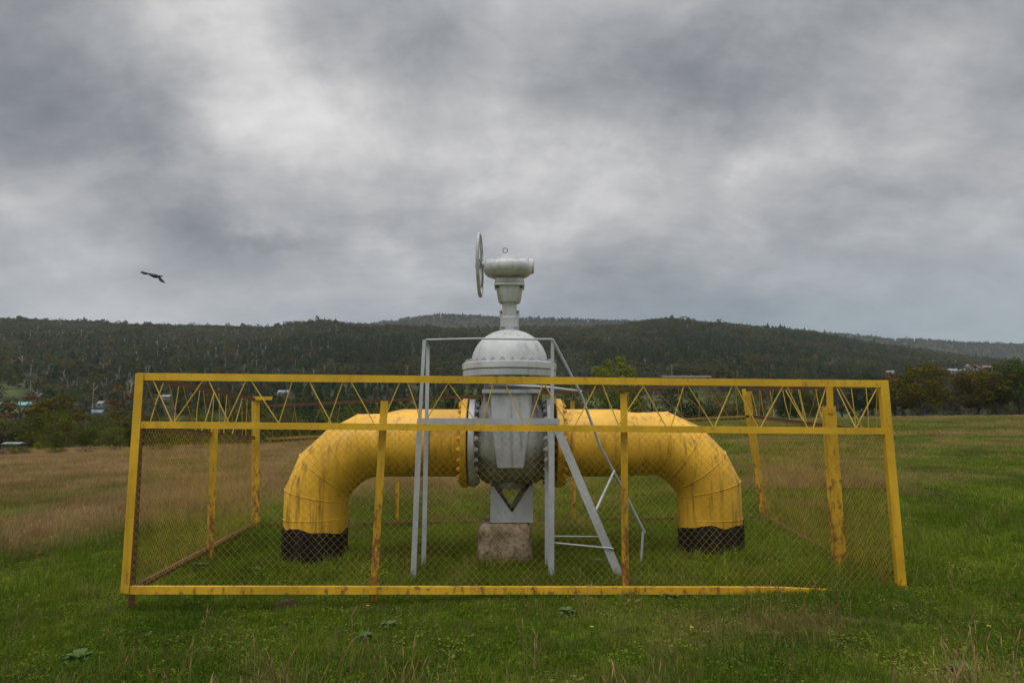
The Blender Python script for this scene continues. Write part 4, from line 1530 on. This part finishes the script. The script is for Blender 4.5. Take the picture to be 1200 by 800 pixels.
for a in [
    ('yellow green tree rising behind the right pipe near the stair', 'round', 'leaf_lime', 722, 120, 419, 1.05),
    ('green bush left of the yellow green tree', 'bush2', 'leaf_green', 690, 112, 452, 1.0),
    ('grey brown thicket bush behind the right pipe', 'bushbare', 'leaf_brown', 762, 118, 452, 1.3),
    ('dark green bush behind the right pipe bend', 'bush', 'leaf_dark', 797, 122, 451, 1.3),
    ('brown bush behind the right pipe bend', 'bushbare', 'leaf_rust', 828, 126, 455, 1.3),
    ('olive bush left of the rear right fence post', 'bush2', 'leaf_olive', 858, 128, 458, 1.1),
    ('dark bush just left of the valve neck', 'bush', 'leaf_dark', 540, 95, 458, 1.2),
    ('green bush behind the left pipe near the platform', 'bush2', 'leaf_green', 508, 92, 471, 1.1),
    ('olive bush above the left pipe', 'bush', 'leaf_olive', 470, 88, 475, 1.2),
    ('dark green bush above the left pipe bend', 'bush2', 'leaf_dark', 432, 84, 472, 1.1),
    ('bright green bush left of the left pipe bend', 'bush2', 'leaf_green', 395, 80, 478, 1.1),
    ('dark green bush right of the rear left fence post', 'bush', 'leaf_dark', 356, 76, 482, 1.3),
    ('olive bush beside the rear left fence post', 'bush2', 'leaf_olive', 322, 70, 486, 1.2),
    ('brown leafless bush right of the valve neck', 'bushbare', 'leaf_brown', 655, 108, 456, 1.2),
]:
    kd = 'tree' if 'tree rising' in a[0] else 'bush'
    tree(kd, a[0], kd, a[1], a[2], a[3], a[4], a[5], a[6], G2)
G3 = 'bushes beyond the left edge of the field'
for a in [
    ('low brown scrub at the field edge by the left border', 'bushbare', 'leaf_brown', 4, 35, 521, 1.6),
    ('low green scrub at the field edge below the left shed', 'bush2', 'leaf_green', 30, 36, 523, 1.5),
    ('low olive scrub at the field edge below the large olive bush', 'bush2', 'leaf_olive', 72, 36, 524, 1.6),
    ('low grey brown scrub at the field edge below the leafless bush', 'bushbare', 'leaf_brown', 106, 36, 521, 1.6),
    ('low brown scrub at the field edge beside the left fence corner', 'bushbare', 'leaf_brown', 141, 37, 522, 1.5),
    ('low olive scrub at the field edge behind the left fence panel', 'bush2', 'leaf_olive', 196, 38, 519, 1.7),
    ('low brown scrub at the field edge left of the rear left post', 'bushbare', 'leaf_brown', 240, 39, 518, 1.7),
]:
    tree('bush', a[0], 'bush', a[1], a[2], a[3], a[4], a[5], a[6], G3)
for a in [
    ('dark brown bush at the left border of the picture', 'bushbare', 'leaf_brown', 8, 56, 486, 1.3),
    ('dark green bush beside the bush at the left border', 'bush', 'leaf_dark', 34, 60, 492, 1.2),
    ('large round olive bush left of the fence', 'bush', 'leaf_olive', 68, 54, 484, 1.15),
    ('bright green low bush in front of the large olive bush', 'bush2', 'leaf_lime', 57, 47, 516, 1.0),
    ('low green bush at the far left field edge', 'bush2', 'leaf_green', 20, 46, 520, 1.1),
    ('leafless grey brown bush right of the large olive bush', 'bushbare', 'leaf_brown', 108, 54, 489, 1.3),
    ('yellow orange bush beside the left fence corner', 'young', 'leaf_gold', 147, 52, 488, 1.25),
    ('grey bare bush below the yellow orange bush', 'bushbare', 'leaf_brown', 128, 46, 514, 1.2),
    ('green low bush between the olive bush and the bare bush', 'bush2', 'leaf_green', 88, 46, 519, 0.9),
    ('olive bush seen through the left fence panel', 'bush2', 'leaf_olive', 186, 54, 497, 1.2),
    ('dark green bush in the left fence panel', 'bush', 'leaf_dark', 222, 58, 494, 1.3),
    ('brown bush left of the rear left fence post', 'bushbare', 'leaf_brown', 262, 62, 492, 1.2),
    ('olive bush just left of the rear left fence post', 'bush2', 'leaf_olive', 288, 66, 489, 1.1),
]:
    tree('bush', a[0], 'bush', a[1], a[2], a[3], a[4], a[5], a[6], G3)
for a in [
    ('small orange tree in front of the teal roof', 'young', 'leaf_rust', 28, 150, 463, 1.5),
    ('yellow orange tree right of the teal roof', 'round', 'leaf_gold', 71, 150, 461, 1.3),
    ('orange tree seen above the left fence corner', 'young', 'leaf_rust', 150, 210, 452, 1.4),
]:
    tree('tree', a[0], 'tree', a[1], a[2], a[3], a[4], a[5], a[6], 'autumn trees in the valley')


# ------------------------------------------------------------------ far buildings
M['wall_white'] = simple('white plaster', (0.22, 0.22, 0.21), 0.9, 0.2, 0.5)
M['wall_wood'] = simple('weathered dark boards', (0.06, 0.05, 0.04), 0.9, 0.3, 2)
M['roof_teal'] = simple('teal sheet roof', (0.12, 0.32, 0.30), 0.5, 0.2, 0.4)
M['roof_grey'] = simple('pale grey sheet roof', (0.20, 0.21, 0.22), 0.7, 0.25, 0.4)
M['roof_tile'] = simple('brown tile roof', (0.14, 0.10, 0.08), 0.8, 0.2, 1.0)
M['roof_blue'] = simple('blue grey roof', (0.13, 0.18, 0.25), 0.6, 0.2, 0.5)
M['pane'] = simple('dark window glass', (0.03, 0.035, 0.04), 0.1, 0.1, 1, 0.5)


CLEAR = []


def house(label, u0, u1, vtop, vbase, depth, roof, nwin=3, cat='house', name='house', Y=None, rf=0.45, wall='wall_white'):
    """a building on the slope where the photo shows its foot at row vbase"""
    um = (u0 + u1) / 2
    if Y is None:
        ys = np.arange(170.0, 1240.0, 2.0)
        zr = np.array([P(um, vbase, y).z for y in ys])
        below = gz((um - 600) / FPX * ys, ys) >= zr
        Y = float(ys[int(np.argmax(below))]) if below.any() else 600.0
    x0, x1 = (u0 - 600) / FPX * Y, (u1 - 600) / FPX * Y
    cx, hw = (x0 + x1) / 2, (x1 - x0) / 2
    zb = gzf(cx, Y)
    tot = P(600, vtop, Y).z - P(600, vbase, Y).z
    wall_h, roof_h = tot * (1 - rf), tot * rf
    depth = depth * Y / FPX
    CLEAR.append((cx, Y, hw))
    t = thing(name, label, cat, (cx, Y, zb))
    b = MB(); b.box((-hw, -depth / 2, -1.5), (hw, depth / 2, wall_h)); b.build('wall', M[wall], t)
    b = MB()
    e = hw * 0.04
    vs_ = [(-hw - e, -depth / 2 - e, wall_h), (hw + e, -depth / 2 - e, wall_h), (hw + e, depth / 2 + e, wall_h), (-hw - e, depth / 2 + e, wall_h), (-hw - e, 0, wall_h + roof_h), (hw + e, 0, wall_h + roof_h)]
    b.add(vs_, [(0, 1, 5, 4), (2, 3, 4, 5), (0, 4, 3), (1, 2, 5), (3, 2, 1, 0)])
    b.build('roof', M[roof], t)
    for k in range(nwin):
        xw = -hw + (k + 0.5) * 2 * hw / nwin
        ww = hw / nwin * 0.4
        b = MB(); b.box((xw - ww, -depth / 2 - 0.05, wall_h * 0.35), (xw + ww, -depth / 2 + 0.05, wall_h * 0.8)); b.build('window', M['pane'], t)


house('long low shed with teal roof at the left border', -20, 54, 471.5, 477, 30, 'roof_teal', 5, 'shed', 'shed', rf=0.7)
house('small white house on the slope left of the fence', 117.5, 124.5, 470, 477, 8, 'roof_grey', 1)
house('small shed with blue grey roof below the small white house', 106, 124, 480, 485, 8, 'roof_blue', 2, 'shed', 'shed', rf=0.7)
house('pale house seen through the rods near the left fence corner', 186, 202, 462.5, 468, 9, 'roof_grey', 2)
house('pale house right of the rear left fence post at the forest foot', 327, 340, 457, 463, 9, 'roof_grey', 2)
house('small white house above the left pipe', 459, 469, 464, 469, 8, 'roof_grey', 2, Y=240)
house('low pale shed behind the platform posts', 476, 500, 471, 475, 9, 'roof_grey', 3, 'shed', 'shed', Y=220)
house('long low pale walled hall behind the fence above the right pipe', 776, 832, 440.5, 445, 16, 'roof_tile', 6, 'hall', 'hall', rf=0.45)
house('white house peeping over the rust brown tree', 1039, 1048, 434, 442, 9, 'roof_grey', 2)
house('white house with pale roof above the tree row', 1133, 1146, 427, 436, 12, 'roof_grey', 3)
house('brown roofed white house right of the pale roofed one', 1149, 1164, 428, 434, 10, 'roof_tile', 3)
house('low white house left of the pale roofed one above the tree row', 1111, 1131, 432, 438, 10, 'roof_grey', 3)
house('low dark wooden shed with pale roof among the left bushes', 13, 34, 514.5, 527, 14, 'roof_grey', 2, 'shed', 'shed', Y=50, rf=0.16, wall='wall_wood')


# ------------------------------------------------------------------ woodland on the hills
def conifer_mesh(seed):
    g = np.random.default_rng(seed)
    vs_, fs = [], []
    for l in range(7):
        z0 = 0.12 + 0.125 * l; r = 0.24 * (1 - l / 7.6) * g.uniform(0.85, 1.15)
        for k in range(7):
            a = 2 * math.pi * (k + g.uniform(-.3, .3)) / 7; w = 0.52
            rr = r * g.uniform(0.7, 1.2)
            i = len(vs_)
            vs_ += [(0, 0, z0 + 0.2), (rr * math.cos(a - w), rr * math.sin(a - w), z0 + g.uniform(-.02, .03)), (rr * math.cos(a + w), rr * math.sin(a + w), z0 + g.uniform(-.02, .03))]
            fs.append((i, i + 1, i + 2))
    return mesh_from(vs_, fs)


def round_mesh(seed, n, leaf, spread, stem, trunk=True):
    g = np.random.default_rng(seed)
    k = 9
    t = (np.arange(k) + 0.5) / k
    a = np.arange(k) * 2.4
    env = spread * np.sqrt(np.clip(1 - ((t - 0.45) / 0.6) ** 2, 0.05, 1)) * g.uniform(0.3, 0.8, k)
    cen = np.stack([env * np.cos(a), env * np.sin(a), stem + (0.93 - stem) * t], 1)
    return leaf_cloud(cen, np.full(k, spread * 0.5) * g.uniform(0.7, 1.2, k), n, leaf, seed)


def trunk_mesh(seed):
    """pale bare stem with a thin crown of twigs"""
    g = np.random.default_rng(seed)
    b = MB()
    b.tube([(0, 0, 0), (0.01, 0, 0.5), (0.0, 0.01, 0.95)], [0.016, 0.012, 0.004], 4, False)
    for k in range(7):
        a = g.uniform(0, 6.28); z = g.uniform(0.4, 0.8)
        b.tube([(0, 0, z), (0.12 * math.cos(a), 0.12 * math.sin(a), z + 0.16)], [0.007, 0.003], 3, False)
    return mesh_from(b.v, b.f)


def woodland():
    pr = [(conifer_mesh(k), [M['forest']]) for k in range(3)]                                       # 0-2
    pr += [(round_mesh(20 + k, 150, 0.16, 0.30, 0.16), [M['forest']]) for k in range(4)]            # 3-6
    pr += [(round_mesh(40 + k, 80, 0.12, 0.24, 0.3), [M['forest']]) for k in range(2)]              # 7-8 thin crowns
    pr += [(trunk_mesh(60 + k), [M['bark_pale']]) for k in range(2)]                                # 9-10 pale stems
    pr += [(round_mesh(80 + k, 1600, 0.046, 0.42, 0.05), [M['forest']]) for k in range(3)]           # 11-13 near bushes
    X, Y, H, I, C = [], [], [], [], []

    def band(n, y0, y1, hmin, hmax, keep, wide=1.0, near=False):
        n = int(n * 1.42); y = np.sqrt(RNG.uniform(y0 ** 2, y1 ** 2, n)); u = RNG.uniform(-650, 1850, n)
        x = (u - 600) / FPX * y
        k = RNG.uniform(size=n) < keep(x, y, u)
        x, y, u = x[k], y[k], u[k]; n = len(x)
        patch = fbm(x / 130 + 4, y / 160, 81, 3); patch2 = fbm(x / 60, y / 70 + 30, 91, 3)
        con = sstep(patch, 0.48, 0.54) * (0.35 + 0.5 * sstep(u, 250, 420)) + 0.03
        r = RNG.uniform(size=n)
        kind = np.where(r < con, 0, np.where(RNG.uniform(size=n) < np.where(u < 420, 0.16, 0.05), 3, np.where(RNG.uniform(size=n) < 0.3, 2, 1)))
        idx = np.select([kind == 0, kind == 1, kind == 2], [RNG.integers(0, 3, n), RNG.integers(3, 7, n), RNG.integers(7, 9, n)], RNG.integers(9, 11, n))
        if near:
            idx = RNG.integers(11, 14, n); kind[:] = 1
        pal = np.array([[0.080, 0.090, 0.024], [0.096, 0.102, 0.028], [0.085, 0.086, 0.034], [0.105, 0.090, 0.030], [0.058, 0.080, 0.022], [0.080, 0.082, 0.050]])
        shade = np.clip((patch2 * 1.5 - 0.25) * 5.99 + RNG.normal(0, 0.6, n), 0, 5).astype(int)
        col = pal[shade]
        col = (1.15 if near else 0.95) * col * (0.4 + 1.2 * patch2)[:, None]
        if near:
            col = np.where((RNG.uniform(size=n) < 0.25)[:, None], np.array([0.10, 0.125, 0.022]), col)
        col = np.where((kind == 0)[:, None], np.array([0.030, 0.046, 0.016]) * RNG.uniform(0.8, 1.4, (n, 1)), col)
        h = RNG.uniform(hmin, hmax, n) * np.where(RNG.uniform(size=n) < 0.07, RNG.uniform(1.2, 1.6, n), 1.0)
        X.append(x); Y.append(y); H.append(np.stack([h * wide * RNG.uniform(0.85, 1.2, n)] * 2 + [h], 1)); I.append(idx); C.append(col)
    mead = lambda x, y: sstep(fbm(x / 60, y / 45, 41, 3), 0.50, 0.56) * sstep(y, 520, 380)
    past = lambda x, y, u: sstep(y - np.interp(np.clip(u, -400, 1600), CREST_U, CREST_Y), 25, 60)
    band(2600, 90, 260, 2.5, 5.0, lambda x, y, u: (1 - mead(x, y)) * past(x, y, u) * 0.8 * sstep(u, 980, 860), 1.15, True)
    band(1500, 40, 95, 1.2, 3.8, lambda x, y, u: sstep(y - np.interp(np.clip(u, -400, 1600), CREST_U, CREST_Y), 4, 12) * sstep(u, 560, 330), 1.2, True)
    band(5200, 240, 520, 5, 8.5, lambda x, y, u: (1 - mead(x, y)) * 0.9, 1.15)
    band(30000, 500, 1330, 6.5, 10, lambda x, y, u: 0.97 + 0 * x, 1.35)
    band(15000, 1950, 2850, 9, 14, lambda x, y, u: 1 + 0 * x, 1.7)
    x = np.concatenate(X); y = np.concatenate(Y); H = [np.concatenate(H)]; I = [np.concatenate(I)]; C = [np.concatenate(C)]
    ok = np.ones(len(x), bool)
    for hx, hy, hw in CLEAR:                     # yards around the houses
        ok &= ~((np.abs(x * hy / y - hx) < hw + 2) & (y > hy * 0.86) & (y < hy * 1.03))
    x, y = x[ok], y[ok]; n = len(x); H = [H[0][ok]]; I = [I[0][ok]]; C = [C[0][ok]]
    pts = np.stack([x, y, gz(x, y) - 0.3], 1)
    rot = np.stack([np.zeros(n), np.zeros(n), RNG.uniform(0, 6.28, n)], 1)
    o = scatter('woodland', pts, rot, np.concatenate(H), np.concatenate(I), pr, {'rnd': RNG.uniform(0, 1, n)}, np.concatenate(C))
    tag(o, 'mixed autumn woodland of dark conifers and brown trees covering the far hills', 'woodland')


woodland()


# ------------------------------------------------------------------ weeds, flowers, soil
def weed_mesh(seed, nl, size):
    g = np.random.default_rng(seed)
    b = MB()
    for k in range(nl):
        a = 2.4 * k + g.uniform(-.3, .3); el = g.uniform(0.05, 0.75)
        L_ = size * g.uniform(0.6, 1.1); w = L_ * g.uniform(0.2, 0.3)
        d_ = Vector((math.cos(a) * math.cos(el), math.sin(a) * math.cos(el), math.sin(el)))
        s = Vector((-math.sin(a), math.cos(a), 0))
        up = s.cross(d_) * -1
        p0 = Vector((0, 0, 0)) + d_ * size * 0.08
        rows = []
        for t, wf, bend in ((0, .12, 0), (.3, .8, 0.02), (.6, 1.0, -0.02), (.85, .6, -0.12), (1, .05, -0.22)):
            c = p0 + d_ * L_ * t + Vector((0, 0, bend * L_))
            rows.append((c - s * w * wf + Vector((0, 0, 0.05 * L_ * wf)), c, c + s * w * wf + Vector((0, 0, 0.05 * L_ * wf))))
        vs_ = [q for r_ in rows for q in r_]
        fs = []
        for i in range(4):
            for j in range(2):
                fs.append((i * 3 + j, i * 3 + j + 1, (i + 1) * 3 + j + 1, (i + 1) * 3 + j))
        b.add(vs_, fs)
    return mesh_from(b.v, b.f, True)


WM = [weed_mesh(1, 30, 0.12), weed_mesh(2, 24, 0.11), weed_mesh(3, 34, 0.10)]


def on_ground(u, v):
    lo, hi = 3.0, 40.0
    for _ in range(40):
        m = (lo + hi) / 2
        p = P(u, v, m)
        if p.z > gzf(p.x, m): lo = m
        else: hi = m
    p = P(u, v, lo)
    return Vector((p.x, p.y, gzf(p.x, p.y)))


for k, (u, v, s, lab) in enumerate([
    (92, 778, 1.0, 'pale leafy weed in the grass at the lower left'),
    (238, 770, 0.8, 'green leafy weed between the pale weed and the bare soil'),
    (456, 738, 0.9, 'silvery leafy weed in front of the left middle fence post'),
    (427, 752, 0.7, 'small light green weed left of the silvery weed'),
    (690, 696, 1.0, 'leafy weed growing over the bottom rail left of the right middle post'),
    (787, 704, 1.0, 'leafy weed growing against the bottom rail right of the right middle post'),
    (236, 668, 1.1, 'pale leafy weed inside the fence by the left side post'),
    (300, 672, 0.9, 'leafy weed inside the fence in front of the left pipe'),
    (664, 722, 0.9, 'leafy weed below the bottom rail near the stair'),
    (1128, 795, 1.0, 'leafy weed at the lower right border'),
    (700, 662, 1.0, 'leafy weed under the stair stringer'),
]):
    o = obj('weed', WM[k % 3], M['weed'], None, on_ground(u, v))
    o.location.z += 0.03
    o.scale = (s * 0.85, s * 0.85, s * 0.9)
    o.rotation_euler = (0, 0, k * 1.3)
    tag(o, lab, 'weed', 'leafy weeds in the grass')


def flower_things():
    for k, (u, v, lab) in enumerate([
        (430, 722, 'yellow flower in front of the left middle fence post'),
        (737, 716, 'yellow flower below the right middle fence post'),
        (812, 750, 'bright yellow flower in the foreground grass right of the middle'),
        (695, 749, 'yellow flower in the foreground grass below the stair'),
        (1160, 748, 'yellow flower at the lower right'),
    ]):
        c = on_ground(u, v)
        t = thing('wild_flower', lab, 'flower', c, k, 'yellow flowers in the grass')
        t.scale = (0.6, 0.6, 0.6)
        b = MB(); b.tube([(0, 0, -0.02), (0.01, 0, 0.08), (0.012, 0.0, 0.15)], 0.0022, 5); b.build('stem', M['weed'], t, True)
        b = MB()
        for j in range(9):
            a = 2 * math.pi * j / 9
            dx, dy = math.cos(a), math.sin(a)
            vs_ = [(0.012 + 0.003 * dx, 0.003 * dy, 0.15), (0.012 + 0.018 * dx - 0.007 * dy, 0.018 * dy + 0.007 * dx, 0.156), (0.012 + 0.026 * dx, 0.026 * dy, 0.154), (0.012 + 0.018 * dx + 0.007 * dy, 0.018 * dy - 0.007 * dx, 0.156)]
            b.add(vs_, [(0, 1, 2, 3)])
        b.lathe([(0.009, 0.149), (0.008, 0.158), (0.002, 0.161)], (0.012, 0, 0), 'Z', 8)
        b.build('petals', M['flower'], t)


flower_things()


def soil_mound(u, v, w, h, label):
    c = on_ground(u, v)
    n, m = 28, 8
    vs_, fs = [(0, 0, h)], []
    for i in range(1, m + 1):
        t = i / m
        for k in range(n):
            a = 2 * math.pi * k / n
            rr = w * t * (0.8 + 0.4 * float(vnoise(np.array([math.cos(a) * 2 + 9]), np.array([math.sin(a) * 2 + u]), 2)[0]))
            z = h * (1 - t * t) + 0.03 * (float(vnoise(np.array([rr * math.cos(a) * 30 + 50]), np.array([rr * math.sin(a) * 30 + 50]), 6)[0]) - 0.5) - 0.02 * t
            vs_.append((rr * math.cos(a), 0.6 * rr * math.sin(a), z))
    for k in range(n): fs.append((0, 1 + k, 1 + (k + 1) % n))
    for i in range(m - 1):
        for k in range(n): fs.append((1 + i * n + k, 1 + (i + 1) * n + k, 1 + (i + 1) * n + (k + 1) % n, 1 + i * n + (k + 1) % n))
    o = obj('soil_mound', mesh_from(vs_, fs, True), M['soil'], None, c)
    tag(o, label, 'soil mound')


M['soil'] = simple('bare brown soil', (0.085, 0.055, 0.035), 0.95, 0.35, 22, 0.1, 'Object', 0.8)
soil_mound(336, 714, 0.17, 0.09, 'small heap of bare brown soil in front of the bottom rail')

# ------------------------------------------------------------------ haze
b = MB(); b.box((-4400, -4400, -14), (4400, 4400, 420))
hz = b.build('haze', None)
t = NT('thin damp air')
pv = t.N('ShaderNodeVolumePrincipled')
pv.inputs['Color'].default_value = (0.86, 0.93, 1.0, 1)
pv.inputs['Density'].default_value = 0.000075
t.L(pv.outputs[0], t.out.inputs['Volume'])
hz.data.materials.append(t.m)
hz['kind'] = 'stuff'
